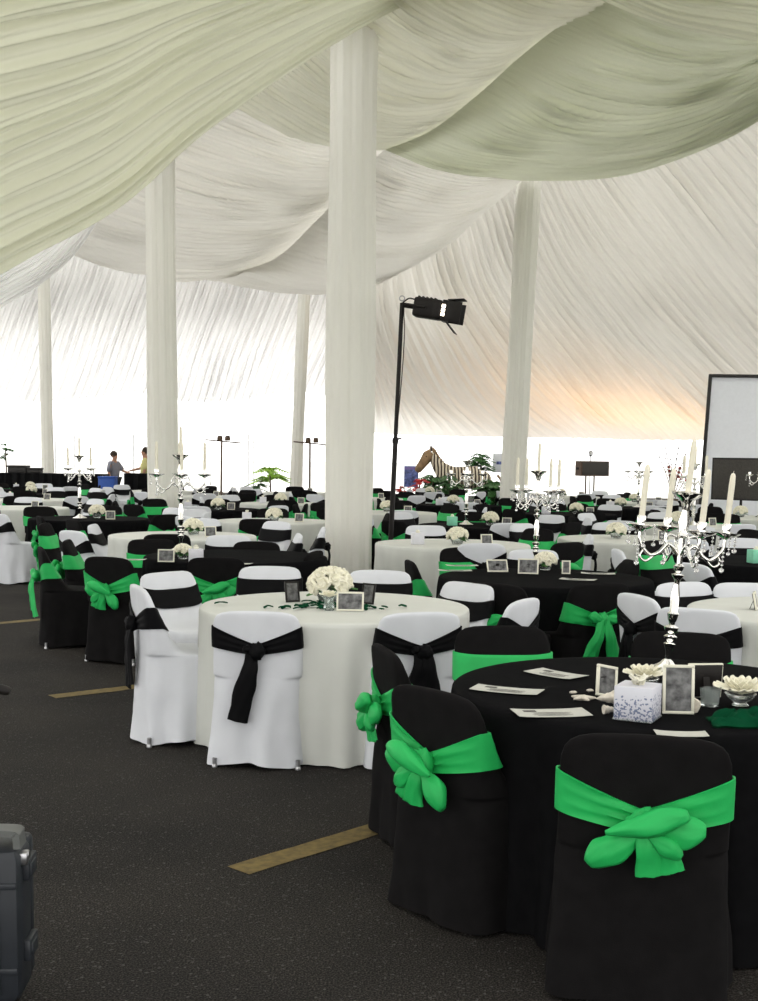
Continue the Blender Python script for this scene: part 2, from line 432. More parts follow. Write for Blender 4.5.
#   left .. right columns; each row is one fold from ridge to eave
rows = [[(330, 255, 42), (345, 320, 44), (352, 380, 46), (350, 432, 49)],
 [(372, 262, 40), (385, 330, 42.5), (410, 390, 46), (440, 436, 48)],
 [(430, 230, 34), (455, 320, 38), (500, 390, 43), (560, 438, 47)],
 [(480, 195, 29), (520, 290, 34), (585, 380, 40), (650, 440, 45.5)],
 [(530, 165, 27), (590, 270, 31), (670, 365, 37), (750, 441, 43)],
 [(600, 150, 26), (675, 250, 29), (765, 350, 34), (860, 443, 40)],
 [(690, 120, 24), (770, 220, 26.5), (870, 330, 31), (980, 445, 36)],
 [(790, 70, 22), (880, 180, 24), (990, 310, 28), (1110, 450, 33)]]
o = swag('ceiling_drape', rows, 60, 620, 60, .14, M['liner'], 8.0, .3, .3, 1.0, .85)
tag(o, 'sloping white pleated liner behind the right pillar and spotlight', 'drape', 'sloping tent liners')
rows = []
for k in range(-6, 13):
    x = k * 45.0
    rows.append([(x + 60, 232, 42), (x + 46, 268, 42.6), (x + 26, 330, 45), (x, 397 + 5 * math.sin(k * 1.7), 48)])
o = swag('ceiling_drape', rows, 40, 900, 105, .16, M['pale'], 9.0, .45, .25)
tag(o, 'sloping white pleated liner across the far end, behind the left pillars', 'drape', 'sloping tent liners')

# --- poles wrapped in pleated white cloth
def draped_pole(top, base_px, base_d, w, label, seed):
    base = atz(base_px, 456 + 1984 / base_d, 0); base = Vector((base.x, base_d, 0)); base.x = (base_px - 379) / F * base_d
    q = ray(base_px, 470); base.x = q.x / q.y * base_d
    T = atd(top[0], top[1], base_d)
    t = thing('draped_pole', label, 'pole', base, 0, 'cloth-wrapped tent poles')
    off = T - base
    mb = MB(); rr = []
    n = 110; H = 46
    for i in range(H + 1):
        v = i / H; c = off * v
        rad = w / 2 * (1.0 - .03 * math.sin(v * 9 + seed) - .05 * v)
        ring = []
        for k in range(n):
            a = 2 * PI * k / n
            fold = .045 * math.sin(a * 9 + 1.2 * noise.noise(Vector((v * 2, a, seed)))) + .02 * math.sin(a * 23 + v * 3 + seed)
            rr_ = rad * (1 + fold + .03 * noise.noise(Vector((math.cos(a), math.sin(a), v * 3 + seed))))
            ring.append((c.x + rr_ * math.cos(a), c.y + rr_ * math.sin(a), c.z + .01))
        rr.append(ring)
    mb.rings(rr, caps=False); mb.build('drape', M['pole_cloth'], t, sharp=180)
    p = MB(); p.tube([(0, 0, .0), off * .5, off], .05, 12); p.build('pole', M['metal'], t)
    return t
draped_pole((354.5, 8), 349, 14.5, .55, 'thickest nearest tent pole wrapped in white cloth, behind the front white table', 1)
draped_pole((159, 120), 163, 22, .52, 'white cloth-wrapped pole with tall candelabrum before it, left of thickest pole', 2)
draped_pole((530, 165), 512, 26, .50, 'white cloth-wrapped pole right of the zebra statue', 3)
draped_pole((43, 245), 48, 42, .40, 'thin white wrapped pole at far left', 4)
draped_pole((305, 275), 295, 42, .40, 'thin white wrapped pole just left of the thickest pole, far back', 5)

# --- painted parking lines
def pline(p, q, w, label):
    p = Vector(p + (0,)); q = Vector(q + (0,)); d = (q - p).normalized(); n = Vector((-d.y, d.x, 0)) * w / 2
    mb = MB(); N_ = 24; L1 = []; L2 = []
    for i in range(N_ + 1):
        c = p.lerp(q, i / N_)
        L1.append(c + n * (1 + .12 * noise.noise(c * 9)) + Vector((0, 0, .003))); L2.append(c - n * (1 + .12 * noise.noise(c * 9 + Vector((5, 0, 0)))) + Vector((0, 0, .003)))
    mb.grid([L1, L2]); o = mb.build('trim', M['line'], smooth=False); o['kind'] = 'structure'
    return o
def xy(px, py): v = atz(px, py, 0); return (v.x, v.y)
a_ = xy(238, 871); b_ = xy(366, 832); dx = (b_[0] - a_[0], b_[1] - a_[1])
pline(a_, (a_[0] + dx[0] * 4, a_[1] + dx[1] * 4), .13, ''); bpy.data.objects['trim'].name = 'trim_1'
pline(xy(52, 697), xy(230, 676), .13, '').name = 'trim_2'
pline(xy(-30, 626), xy(60, 618), .13, '').name = 'trim_3'
pline(xy(-30, 582), xy(45, 577), .13, '').name = 'trim_4'

# ================================================================== CHAIRS
# profile of a covered folding chair: z -> half width, y rear, y front (faces +Y)
PROF = [(0.02, .254, -.285, .235), (.12, .249, -.280, .232), (.25, .242, -.274, .230), (.38, .235, -.268, .228), (.445, .231, -.266, .222),
        (.462, .229, -.266, .200), (.468, .2285, -.2655, .10), (.474, .228, -.265, .0), (.49, .227, -.265, -.05), (.55, .226, -.267, -.105),
        (.62, .225, -.270, -.152), (.69, .224, -.274, -.190), (.74, .221, -.278, -.214), (.77, .212, -.281, -.228), (.788, .198, -.282, -.238), (.799, .175, -.280, -.246), (.804, .14, -.272, -.254)]
PT = [(p[0],) + p[1:] for p in PROF]
def sec_point(z, a, grow=0.0, tab=PT):
    hx, yr, yf = lerp_tab(tab, z)
    hx += grow; yr -= grow; yf += grow
    hy = (yf - yr) / 2; cy = (yf + yr) / 2
    c, s = math.cos(a), math.sin(a)
    q = min(1, max(0, (z - .36) / .2)); e = 4.4 - .8 * q * q * (3 - 2 * q)
    r = (abs(c) ** e + abs(s) ** e) ** (-1 / e)
    return hx * c * r, cy + hy * s * r
def cover_mesh(name, m, loose, seed, peak=0.0):
    tab = PT
    mb = MB(); rings = []
    zs = []
    for a, b in zip(PROF, PROF[1:]):
        k = max(1, int((b[0] - a[0]) / .02) + 0) if b[0] - a[0] > .03 else 2
        for i in range(k): zs.append(a[0] + (b[0] - a[0]) * i / k)
    zs.append(PROF[-1][0])
    n = 88
    for z in zs:
        ring = []
        for k in range(n):
            a = 2 * PI * k / n + .001
            x, y = sec_point(z, a)
            drop = max(0, (.46 - z) / .46)
            wv = loose * (.35 + drop) * (.012 * math.sin(a * 5 + seed) + .010 * math.sin(a * 11 + seed * 2) * drop)
            nn = noise.noise(Vector((x * 5 + seed, y * 5, z * 3)))
            nn2 = noise.noise(Vector((x * 16 + seed, y * 14, z * 8 + x * 5)))
            q = min(1, max(0, (z - .34) / .18)); q = q * q * (3 - 2 * q)
            amp = loose * (.013 * nn + .008 * nn2) * (1 - .4 * q)
            g = wv * (1 - .7 * q) + amp
            yc_ = -.02 - .215 * q
            L_ = math.hypot(x, y - yc_)
            cx, cyy = x / max(L_, .02), (y - yc_) / max(L_, .02)
            zz = z
            if z > .70: zz = z + peak * (1 - (abs(x) / .22) ** 2) * (z - .70) / .1
            if z < .03: zz = z + .012 * math.sin(a * 4 + seed) * loose
            ring.append((x + cx * g, y + cyy * g, max(.008, zz)))
        rings.append(ring)
    mb.rings(rings)
    return mb.mesh(name, m, sharp=70)
def band_mesh(name, m, front, side, rear, seed):
    """sash band round the back: (z low, z high) in front, at the sides and behind (gathered)"""
    mb = MB(); n = 96; nv = 8; outer = []
    rows_o = [[] for _ in range(nv + 1)]; rows_i = [[] for _ in range(nv + 1)]
    for k in range(n):
        a = 2 * PI * k / n
        x, _ = sec_point(.65, a); u = min(1, abs(x) / .222)
        s = math.sin(a)
        if s >= 0: lo = front[0] + (side[0] - front[0]) * u ** 4; hi = front[1] + (side[1] - front[1]) * u ** 4
        else:
            w_ = u ** 1.1
            lo = rear[0] + (side[0] - rear[0]) * w_; hi = rear[1] + (side[1] - rear[1]) * w_
        for q in range(nv + 1):
            t = q / nv; z = lo + (hi - lo) * t
            fold = (.0035 + .003 * (1 - u)) * math.sin(t * 17 + seed + u * 2 + 1.5 * noise.noise(Vector((x * 12, t * 3, seed)))) * ((1 - u ** 4) if s < 0 else .15) + .003 * (1 - u) * (s < 0)
            xo, yo = sec_point(z, a, .010 + fold); xi, yi = sec_point(z, a, .004)
            rows_o[q].append((xo, yo, z)); rows_i[q].append((xi, yi, z))
    rows = rows_o + rows_i[::-1]
    mb.grid(rows, close_u=True, close_v=True)
    return mb.mesh(name, m, sharp=80)
def blob(mb, c, r, seed, n=16, m=10, amp=.25, sc=2.2, R=None):
    rr = []
    for i in range(m + 1):
        th = PI * (i + .02) / (m + .04); ring = []
        for k in range(n):
            ph = 2 * PI * k / n
            d = Vector((math.sin(th) * math.cos(ph), math.sin(th) * math.sin(ph), math.cos(th)))
            f = 1 + amp * noise.noise(d * sc + Vector((seed, seed * 2, 0)))
            f += amp * .5 * math.sin(8 * d.x + 5 * d.z + seed) * .5
            p = Vector((d.x * r[0], d.y * r[1], d.z * r[2])) * f
            if R: p = R @ p
            ring.append(p + Vector(c))
        rr.append(ring)
    mb.rings(rr)
def pouch(mb, c, r, ang, seed, n=26, m=16, crease=7):
    """a puffed loop of cloth: flattened, creased towards its root at -x; ang turns it in the plane of the back"""
    R = Matrix.Rotation(-ang, 3, 'Y'); rr = []
    for i in range(m + 1):
        t = i / m; x = t * 2 - 1
        prof = math.sin(PI * min(1, t * .92 + .04)) ** .55 * (.42 + .58 * min(1, t * 1.5))
        ring = []
        for k in range(n):
            a = 2 * PI * k / n
            cr_ = 1 + .20 * abs(math.sin(crease * .5 * a + seed + 2.5 * t)) * (1 - .4 * t) - .1 + .06 * math.sin(17 * a + 5 * t) * (1 - t) + .14 * noise.noise(Vector((math.cos(a) * 2, math.sin(a) * 2, t * 3 + seed)))
            p = Vector((x * r[0], math.sin(a) * r[1] * prof * cr_, math.cos(a) * r[2] * prof * cr_ + .12 * r[2] * math.sin(3 * t + seed)))
            ring.append(Vector(c) + R @ p)
        rr.append(ring)
    mb.rings(rr)
def green_bow_mesh(seed, flip=1):
    mb = MB(); Y = -.285; z0 = .562; f = flip
    blob(mb, (0.0, Y - .02, z0), (.04, .03, .045), seed, amp=.3)
    def P(x, y, z, rx, ry, rz, deg, sd, cs=7):
        # centre offset from the knot, mirrored by flip; deg is measured from +x
        a = math.radians(deg if f > 0 else 180 - deg); pouch(mb, (x * f, Y - y, z0 + z), (rx, ry, rz), a, seed + sd, crease=cs)
    P(-.062, .035, -.055, .070, .030, .042, 222, 1)          # drooping left loop
    P(.075, .035, .000, .062, .026, .046, 2, 2)              # right loop
    P(.045, .045, -.038, .050, .024, .030, -35, 5, 5)        # small inner fold
    P(.008, .062, .018, .095, .030, .036, 17, 3, 4)          # broad fold wrapped over the knot
    for sx, ln, w0, w1, lean in ((.15, .118, .024, .040, .012), (.55, .105, .020, .030, .02)):
        pts = [(sx * .05 * f, Y - .025, z0 - .01), (sx * .07 * f, Y - .042, z0 - ln * .35), (f * (sx * .08 + lean * .6), Y - .034, z0 - ln * .7), (f * (sx * .08 + lean), Y - .028, z0 - ln)]
        mb.ribbon(curve(pts, 14), Vector((1, .12, 0)), [w0 + (w1 - w0) * (i / 13) for i in range(14)], .003, arch=.010, nv=8)
    mb.jitter(.005, 18, seed)
    k_ = Vector((0, Y, z0)); mb.v = [tuple(k_ + (Vector(v) - k_) * 1.16) for v in mb.v]
    return mb.mesh('bow', M['green'], sharp=80)
def hang_bow_mesh(seed):
    """looser bow with long hanging green tails"""
    mb = MB(); Y = -.285; z0 = .58
    blob(mb, (0, Y - .02, z0), (.04, .035, .05), seed, amp=.3)
    for sx, ln, w0, w1, lean in ((-1, .30, .025, .07, -.06), (.8, .33, .025, .065, .05)):
        P = curve([(sx * .02, Y - .03, z0), (sx * .045, Y - .055, z0 - ln * .3), (sx * .05 + lean * .6, Y - .045, z0 - ln * .65), (sx * .06 + lean, Y - .03, z0 - ln)], 16)
        mb.ribbon(P, Vector((1, .12, 0)), [w0 + (w1 - w0) * (i / 15) for i in range(16)], .0035, arch=.018, nv=10)
    pouch(mb, (-.055, Y - .035, z0 + .012), (.060, .028, .038), math.radians(165), seed)
    pouch(mb, (.055, Y - .035, z0 + .005), (.060, .028, .036), math.radians(-8), seed + 2)
    mb.jitter(.006, 14, seed)
    return mb.mesh('bow', M['green'], sharp=80)
def black_knot_mesh(seed, one=False):
    mb = MB(); Y = -.285; z0 = .615
    blob(mb, (.01, Y - .02, z0), (.045, .034, .042), seed, amp=.35, sc=3)
    blob(mb, (-.03, Y - .02, z0 + .012), (.03, .028, .02), seed + 3, amp=.3, sc=3)
    tails = ((-.5, .36, .028, .052, -.05, 0),) if one else ((-.5, .34, .026, .05, -.04, 0), (.55, .31, .026, .05, .015, .006))
    for sx, ln, w0, w1, lean, dy in tails:
        P = curve([(sx * .03, Y - .02 - dy, z0), (sx * .05, Y - .035 - dy, z0 - ln * .3), (sx * .06 + lean * .6, Y - .03 - dy, z0 - ln * .65), (sx * .07 + lean, Y - .022 - dy, z0 - ln)], 16)
        mb.ribbon(P, Vector((1, .05, 0)), [w0 + (w1 - w0) * min(1, i / 8) for i in range(16)], .003, arch=.010, nv=8)
    mb.jitter(.006, 14, seed)
    return mb.mesh('knot', M['satin'], sharp=80)
ME = {
 'black': [cover_mesh('cover', M['black'], .55, 1.3, .012), cover_mesh('cover', M['black'], .7, 5.1, .006)],
 'white': [cover_mesh('cover', M['white'], 1.0, 2.2, .010), cover_mesh('cover', M['white'], 1.25, 8.4, .004)],
 'gband': [band_mesh('sash', M['green'], (.575, .69), (.575, .70), (.53, .60), 1), band_mesh('sash', M['green'], (.56, .67), (.565, .69), (.53, .605), 3)],
 'bband': [band_mesh('sash', M['satin'], (.60, .725), (.625, .735), (.59, .645), 2), band_mesh('sash', M['satin'], (.58, .70), (.61, .72), (.585, .64), 4)],
 'gbow': [green_bow_mesh(1.0, 1), hang_bow_mesh(2.0), green_bow_mesh(6.0, -1)],
 'bknot': [black_knot_mesh(1.0, True), black_knot_mesh(3.0)],
}
lg = MB()
lg.tube([(0, 0, 0), (0, 0, .05)], .012, 10); lg.lathe([(.015, 0), (.016, .012), (.012, .018)], n=12)
LEG = lg.mesh('leg', M['metal'])
def chair(cov, sash, x, y, facing, label, v=0, b=0, legs=False, lean=0.0, group='covered banquet chairs', sc=1.0):
    """facing: direction the sitter looks, degrees, 90 = away from the camera"""
    t = thing('banquet_chair', label, 'chair', (x, y, 0), math.radians(facing - 90), group)
    t.scale = (1, 1, sc)
    link('cover', ME[cov][v % 2], t)
    if sash:
        s = link('sash', ME['gband' if sash == 'green' else 'bband'][v % 2], t)
        if sash == 'green': link('bow', ME['gbow'][b % 3], s)
        else: link('knot', ME['bknot'][b % 2], s)
    if legs:
        for sx in (-1, 1):
            for yy in (-.25, .20):
                l = link('leg', LEG, t); l.location = (sx * .215, yy, 0)
    return t
DESC = lambda cov, sash: '%s-covered chair with %s sash' % (cov, sash)

# ================================================================== TABLES
def table_mesh(col, seed, R=.762, H=.75, waves=15):
    mb = MB(); n = 180; rings = []
    def ring(r, z, drop):
        o = []
        for k in range(n):
            a = 2 * PI * k / n
            f = (.026 * math.sin(a * waves + 1.5 * noise.noise(Vector((math.cos(a) * 2, math.sin(a) * 2, seed)))) + .014 * math.sin(a * (waves * 2 + 3) + seed)) * drop
            f += .025 * drop * noise.noise(Vector((math.cos(a) * 3, math.sin(a) * 3, z * 2 + seed)))
            rr = r + f + .005 * drop
            o.append((rr * math.cos(a), rr * math.sin(a), z + (.004 * noise.noise(Vector((r * math.cos(a) * 3, r * math.sin(a) * 3, seed))) if z >= H else 0)))
        return o
    for r in (.01, .2, .4, .6, .72): rings.append(ring(r, H, 0))
    rings.append(ring(R - .008, H - .001, 0)); rings.append(ring(R, H - .008, 0.0)); rings.append(ring(R + .004, H - .03, .03))
    for i in range(1, 15):
        t = i / 14; rings.append(ring(R + .004, H - .03 - t * (H - .04), .08 + .92 * t ** .8))
    mb.rings(rings[::-1], caps=False)
    mb.poly(rings[0])
    return mb.mesh('tablecloth', M['ttop_' + col], sharp=70)
TM = {'black': table_mesh('black', 1.0), 'white': table_mesh('white', 4.0)}
tt = MB(); tt.lathe([(.74, .705), (.75, .712), (.75, .732), (.74, .738)], n=48); TT = tt.mesh('tabletop', M['speaker_b'])
tl = MB(); tl.tube([(0, 0, 0), (0, 0, .71)], .016, 8); TL = tl.mesh('leg', M['metal'])
def table(cloth, x, y, label):
    t = thing('round_table', label, 'table', (x, y, 0), random.random() * 6, 'round banquet tables')
    link('tablecloth', TM[cloth], t); link('tabletop', TT, t)
    for k in range(4):
        l = link('leg', TL, t); l.location = (.5 * math.cos(k * PI / 2), .5 * math.sin(k * PI / 2), 0)
    return t

# ------------------------------------------------------------------ things on the tables
TZ = .752
def stem_profile(h):
    p = [(.0, 0), (.075, 0), (.078, .008), (.05, .02), (.03, .032), (.018, .045)]
    z = .05; k = 0
    seq = [(.012, .05), (.024, .012), (.014, .012), (.027, .018), (.016, .014), (.030, .022), (.013, .016), (.020, .014), (.024, .02), (.018, .10), (.012, .03), (.026, .012), (.013, .014), (.022, .022), (.012, .10), (.019, .02), (.026, .014), (.014, .02)]
    while z < h - .02:
        r, dz = seq[k % len(seq)]; p.append((r * .8, min(z, h))); z += dz * .6; p.append((r * .92, min(z, h))); z += dz * .4; k += 1
    p.append((.012, h)); return p
cs = MB(); cs.lathe(stem_profile(.50), n=20)
cs.lathe([(.012, .50), (.020, .51), (.014, .53), (.022, .56), (.012, .60), (.020, .63), (.03, .645), (.055, .66), (.058, .668), (.03, .672), (.012, .675)], n=20)
CSTEM = cs.mesh('stem', M['silver'])
ca = MB()
P = curve([(.01, 0, .44), (.05, 0, .475), (.085, 0, .44), (.12, 0, .43), (.16, 0, .47), (.165, 0, .515)], 26); ca.tube(P, [.008 - .0002 * i * .5 for i in range(26)], 10)
P = curve([(.015, 0, .50), (.05, 0, .51), (.065, 0, .485), (.05, 0, .465), (.038, 0, .48)], 16); ca.tube(P, .0045, 8)
P = curve([(.10, 0, .43), (.13, 0, .405), (.155, 0, .42), (.145, 0, .445)], 12); ca.tube(P, .0045, 8)
ca.lathe([(.008, 0), (.020, .008), (.050, .020), (.056, .026), (.040, .026), (.014, .03), (.016, .055), (.014, .06)], (.165, 0, .51), 20)
CARM = ca.mesh('arm', M['silver'])
def strand_mesh(n, r=.006):
    prof = [(.0008, 0)]; z = 0
    for k in range(n):
        q = r * (1 if k < n - 1 else 1.8); z -= .003
        prof += [(.0008, z), (q * .8, z - q * .6), (q, z - q), (q * .7, z - q * 1.5), (.0008, z - q * 2.0)]; z -= q * 2.0
    mb = MB(); mb.lathe(prof[::-1], n=7); return mb.mesh('crystal_strand', M['crystal'])
STR = [strand_mesh(7), strand_mesh(4), strand_mesh(5, .005)]
cn = MB(); cn.lathe([(.011, 0), (.011, .15), (.0095, .178), (.006, .187), (.001, .189)], n=14); cn.tube([(0, 0, .187), (.001, 0, .197)], .001, 6)
CAND = cn.mesh('candle', M['candle'])
def candelabrum(x, y, rz, label, where, z=TZ, sc=1.0, tilt=0.0, candles=True):
    t = thing('candelabrum', label, 'candelabrum', (x, y, z), rz, 'silver table candelabra'); t.scale = (sc, sc, sc)
    if tilt: t.rotation_euler = (0, tilt, rz)
    link('stem', CSTEM, t)
    for k in range(4):
        a = link('arm', CARM, t); a.rotation_euler = (0, 0, k * PI / 2)
    for k in range(4 if candles else 2):
        a = k * PI / 2 if candles else k * PI
        for r_, z_, q, da in ((.165, .50, 0, 0), (.205, .53, 1, 0), (.17, .525, 2, .28), (.17, .525, 2, -.28))[:4 if candles else 2]:
            l = link('crystal_strand', STR[q], t); l.location = (r_ * math.cos(a + da), r_ * math.sin(a + da), z_)
    if candles:
        MW = Matrix.Translation((x, y, z)) @ t.rotation_euler.to_matrix().to_4x4() @ Matrix.Scale(sc, 4)
        sides = ['right', 'rear', 'left', 'front']
        for k in range(5):
            if k < 4:
                lp = Vector((.165 * math.cos(k * PI / 2), .165 * math.sin(k * PI / 2), .568))
            else: lp = Vector((0, 0, .675))
            p = MW @ lp
            c = link('candle', CAND); c.location = p; c.rotation_euler = t.rotation_euler; c.scale = (sc,) * 3
            ang = (math.degrees(rz) + k * 90) % 360
            side = 'centre' if k == 4 else ('right' if ang < 45 or ang >= 315 else 'rear' if ang < 135 else 'left' if ang < 225 else 'front')
            tag(c, 'tall cream candle in the %s cup of the %s' % (side, where), 'candle', 'candles in the candelabra')
    return t
def petal_flower(mb, c, r, n, seed, layers=3, tilt=0):
    rnd = random.Random(seed)
    for l in range(layers):
        k = n - l * 2
        for i in range(k):
            a = 2 * PI * i / k + l * .3 + rnd.uniform(-.1, .1)
            el = .25 + l * .4
            R_ = r * (1 - l * .22); ca_, sa = math.cos(a), math.sin(a)
            pts = []
            for q in range(5):
                t = q / 4
                pts.append(Vector(c) + Vector((ca_ * R_ * t * math.cos(el * t), sa * R_ * t * math.cos(el * t), R_ * t * math.sin(el) * 1.1 + .004)))
            mb.ribbon(pts, Vector((-sa, ca_, 0)), [r * .08, r * .18, r * .22, r * .18, r * .06], r * .012, arch=r * .06, nv=3)
    blob(mb, (c[0], c[1], c[2] + r * .2), (r * .2, r * .2, r * .2), seed, 10, 6)
def rose_ball(mb, c, r, seed):
    rnd = random.Random(seed)
    for i in range(20):
        a = i * 2.4; u = (i + .5) / 20; el = math.acos(1 - u * 1.1)
        d = Vector((math.sin(el) * math.cos(a), math.sin(el) * math.sin(a), math.cos(el)))
        p = Vector(c) + Vector((d.x * r, d.y * r, d.z * r * .8))
        q = d.to_track_quat('Z', 'Y').to_matrix()
        s = r * rnd.uniform(.30, .4)
        rr = []
        for (a_r, hz, k_) in ((.2, -.5, 5), (.9, -.1, 5), (1.05, .25, 5), (.8, .45, 5), (.55, .2, 4), (.5, .5, 4), (.2, .3, 4), (.05, .42, 3)):
            ring = []
            for k in range(12):
                t = 2 * PI * k / 12
                w_ = a_r * (1 + .16 * math.sin(k_ * t + i)); ring.append(p + q @ (Vector((w_ * math.cos(t), w_ * math.sin(t), hz + .1 * math.sin(k_ * t + 1))) * s))
            rr.append(ring)
        mb.rings(rr)
def leaves(mb, c, r, n, seed, wid=.25, up=.3):
    rnd = random.Random(seed)
    for i in range(n):
        a = rnd.uniform(0, 2 * PI); L_ = r * rnd.uniform(.7, 1.1); e = rnd.uniform(-.1, up)
        pts = [Vector(c) + Vector((math.cos(a) * L_ * t, math.sin(a) * L_ * t, L_ * (e * t - .25 * t * t) + .01)) for t in (0, .3, .6, .85, 1)]
        mb.ribbon(pts, Vector((-math.sin(a), math.cos(a), 0)), [.1 * wid * L_, .8 * wid * L_, wid * L_, .6 * wid * L_, .05 * wid * L_], .001, arch=.004, nv=2)
# bowl of cream roses (thing > bowl, flowers, leaves)
fb = MB(); fb.lathe([(.03, 0), (.045, .004), (.055, .03), (.06, .055), (.056, .055), (.05, .03), (.03, .012), (.001, .01)], n=20); BOWL = fb.mesh('bowl', M['glass'])
fr = MB(); rose_ball(fr, (0, 0, .075), .085, 3); ROSES = fr.mesh('blossoms', M['flower'], sharp=80)
fl_ = MB(); leaves(fl_, (0, 0, .05), .12, 12, 4); LEAVES = fl_.mesh('leaves', M['leaf'])
def flower_bowl(x, y, label, z=TZ, sc=1.0):
    t = thing('flower_bowl', label, 'flowers', (x, y, z), random.random() * 6, 'cream flower centrepieces'); t.scale = (sc,) * 3
    link('bowl', BOWL, t); link('blossoms', ROSES, t); link('leaves', LEAVES, t); return t
def photo_frame(x, y, rz, label, w=.09, h=.12, z=TZ, m='frame', tilt=-.2, double=False, roll=0):
    t = thing('photo_frame', label, 'frame', (x, y, z), rz, 'small photo frames on the tables')
    T = Matrix.Rotation(tilt, 4, 'X') @ Matrix.Rotation(roll, 4, 'Y')
    mb = MB(); b = .010
    for (cx, cz, hx, hz) in ((0, b / 2, w / 2, b / 2), (0, h - b / 2, w / 2, b / 2), (-w / 2 + b / 2, h / 2, b / 2, h / 2 - b), (w / 2 - b / 2, h / 2, b / 2, h / 2 - b)):
        mb.box((cx, 0, cz), (hx, .006, hz), .002)
    mb.xf(T); mb.build('frame', M[m], t)
    pb = MB(); pb.box((0, .001, h / 2), (w / 2 - b, .003, h / 2 - b)); pb.xf(T); pb.build('print', M['photo'], t)
    bk = MB(); bk.box((0, .0075, h / 2), (w / 2 - .004, .0022, h / 2 - .004), .001); bk.xf(T); bk.build('backing', M['blackmetal'], t)
    st = MB(); st.box((0, 0, h * .33), (.012, .0015, h * .33)); st.xf(Matrix.Translation((0, .40 * h, .0)) @ Matrix.Rotation(.36, 4, 'X')); st.build('stand', M['blackmetal'], t)
    return t
def menu(px, py, w, h, rz, label, printed=True):
    p = atz(px, py, TZ)
    t = thing('menu_card', label, 'menu card', (p.x, p.y, TZ + .0025), rz, 'menu sheets on the tables')
    mb = MB(); rows = []
    for j in range(2):
        rows.append([(-w / 2 + w * i / 8, -h / 2 + h * j, .0012 + .004 * (abs(i / 4 - 1)) ** 3) for i in range(9)])
    mb.grid(rows); rows2 = [[(x, y, z - .001) for x, y, z in r] for r in rows]; mb.grid(rows2[::-1]); mb.build('sheet', M['paper'], t)
    if printed:
        q = MB(); q.box((-w * .28, h * .22, .0024), (w * .1, h * .10, .0003))
        for k in range(6): q.box((w * .1 * (k % 2) * .2, h * (.05 - k * .075), .0018), (w * (.3 - .03 * (k % 3)), h * .008, .0002))
        q.build('print', M['ink'], t)
    return t

# ================================================================== TABLES AND CHAIRS, NEAREST FIRST
TABS = []      # (x, y) of every table
CH = []        # (x, y) of every chair
def T(cloth, x, y, label):
    TABS.append((x, y)); return table(cloth, x, y, label)
def C(px, yt, facing, cov, sash, where, v=0, b=0, legs=False, gap=.27, zt=.80, sc=1.0):
    p = atz(px, yt, zt); f = Vector((math.cos(math.radians(facing)), math.sin(math.radians(facing)), 0))
    q = p + f * gap; CH.append((q.x, q.y))
    return chair(cov, sash, q.x, q.y, facing, DESC(cov, sash) + ', ' + where, v, b, legs, sc=sc)

T('black', 1.04, 4.55, 'black-clothed round table at front right with gift box and frames')
T('white', -.25, 7.0, 'white-clothed round table at front centre with cream rose bouquet')
T('white', 2.55, 7.05, 'white-clothed round table cut by the right edge, behind the front black table')
T('black', 1.19, 8.85, 'black-clothed round table behind the front black one, with two leaning frames')
T('black', -1.2, 10.35, 'black-clothed round table left of the front white table')
# around the front black table
C(646, 741, 79, 'black', 'green', 'nearest, back to camera at lower right', 0, 0).scale = (1.09, 1, 1)
C(431, 694, 40, 'black', 'green', 'with large bow, near left of front black table', 0, 2)
C(383, 650, 14, 'black', 'green', 'edge-on behind the nearest left green-bow chair', 1, 0)
C(502, 629, 272, 'black', 'green', 'facing camera at far left of front black table', 0, 2)
C(681, 634, 258, 'black', 'green', 'facing camera behind the front table\'s candelabrum', 1, 0)
# around the front white table
C(256, 614, 86, 'white', 'black', 'back to camera, left-centre of front white table', 0, 0, True)
C(137, 587, 22, 'white', 'black', 'side view at left of the front white table', 1, 1, True, zt=.86, sc=1.07)
C(421, 615, 108, 'white', 'black', 'right of front white table, behind the black chairs', 0, 1)
C(166, 573, 318, 'white', 'black', 'facing camera, far left of front white table', 1, 0)
C(270, 568, 272, 'white', 'black', 'facing camera, just left of the thickest pole', 0, 0)
C(380, 572, 262, 'white', 'black', 'facing camera, just right of the thickest pole', 0, 1)
C(470, 584, 222, 'white', 'black', 'angled left, at far right of front white table', 1, 1)
# between the front tables and the second black one
C(514, 601, 150, 'white', 'black', 'small side view above the front black table\'s left chair', 0, 0, gap=.2)
C(494, 586, 58, 'black', 'green', 'near left side of second black table', 0, 0)
C(601, 585, 112, 'black', 'green', 'near right side of second black table', 1, 1)
C(409, 562, 8, 'black', 'green', 'left side of second black table by the light stand', 1, 0)
C(460, 549, 300, 'black', 'green', 'facing camera at far left of second black table', 0, 0)
C(533, 551, 272, 'white', 'black', 'facing camera at far side of second black table', 0, 0)
C(632, 562, 185, 'black', 'green', 'right side of second black table', 0, 2)
# white table at the right edge
C(636, 597, 20, 'white', 'black', 'side view left of the front table\'s candelabrum', 0, 1)
C(697, 610, 62, 'white', 'black', 'back partly seen, right of the front table\'s candelabrum', 1, 0)
C(682, 584, 295, 'white', 'black', 'facing camera left on far side of right-edge table', 0, 0)
C(748, 584, 265, 'white', 'black', 'facing camera at far side of right-edge table', 1, 0)
C(712, 565, 20, 'white', 'black', 'side view above the right-edge white table', 0, 0, gap=.1)
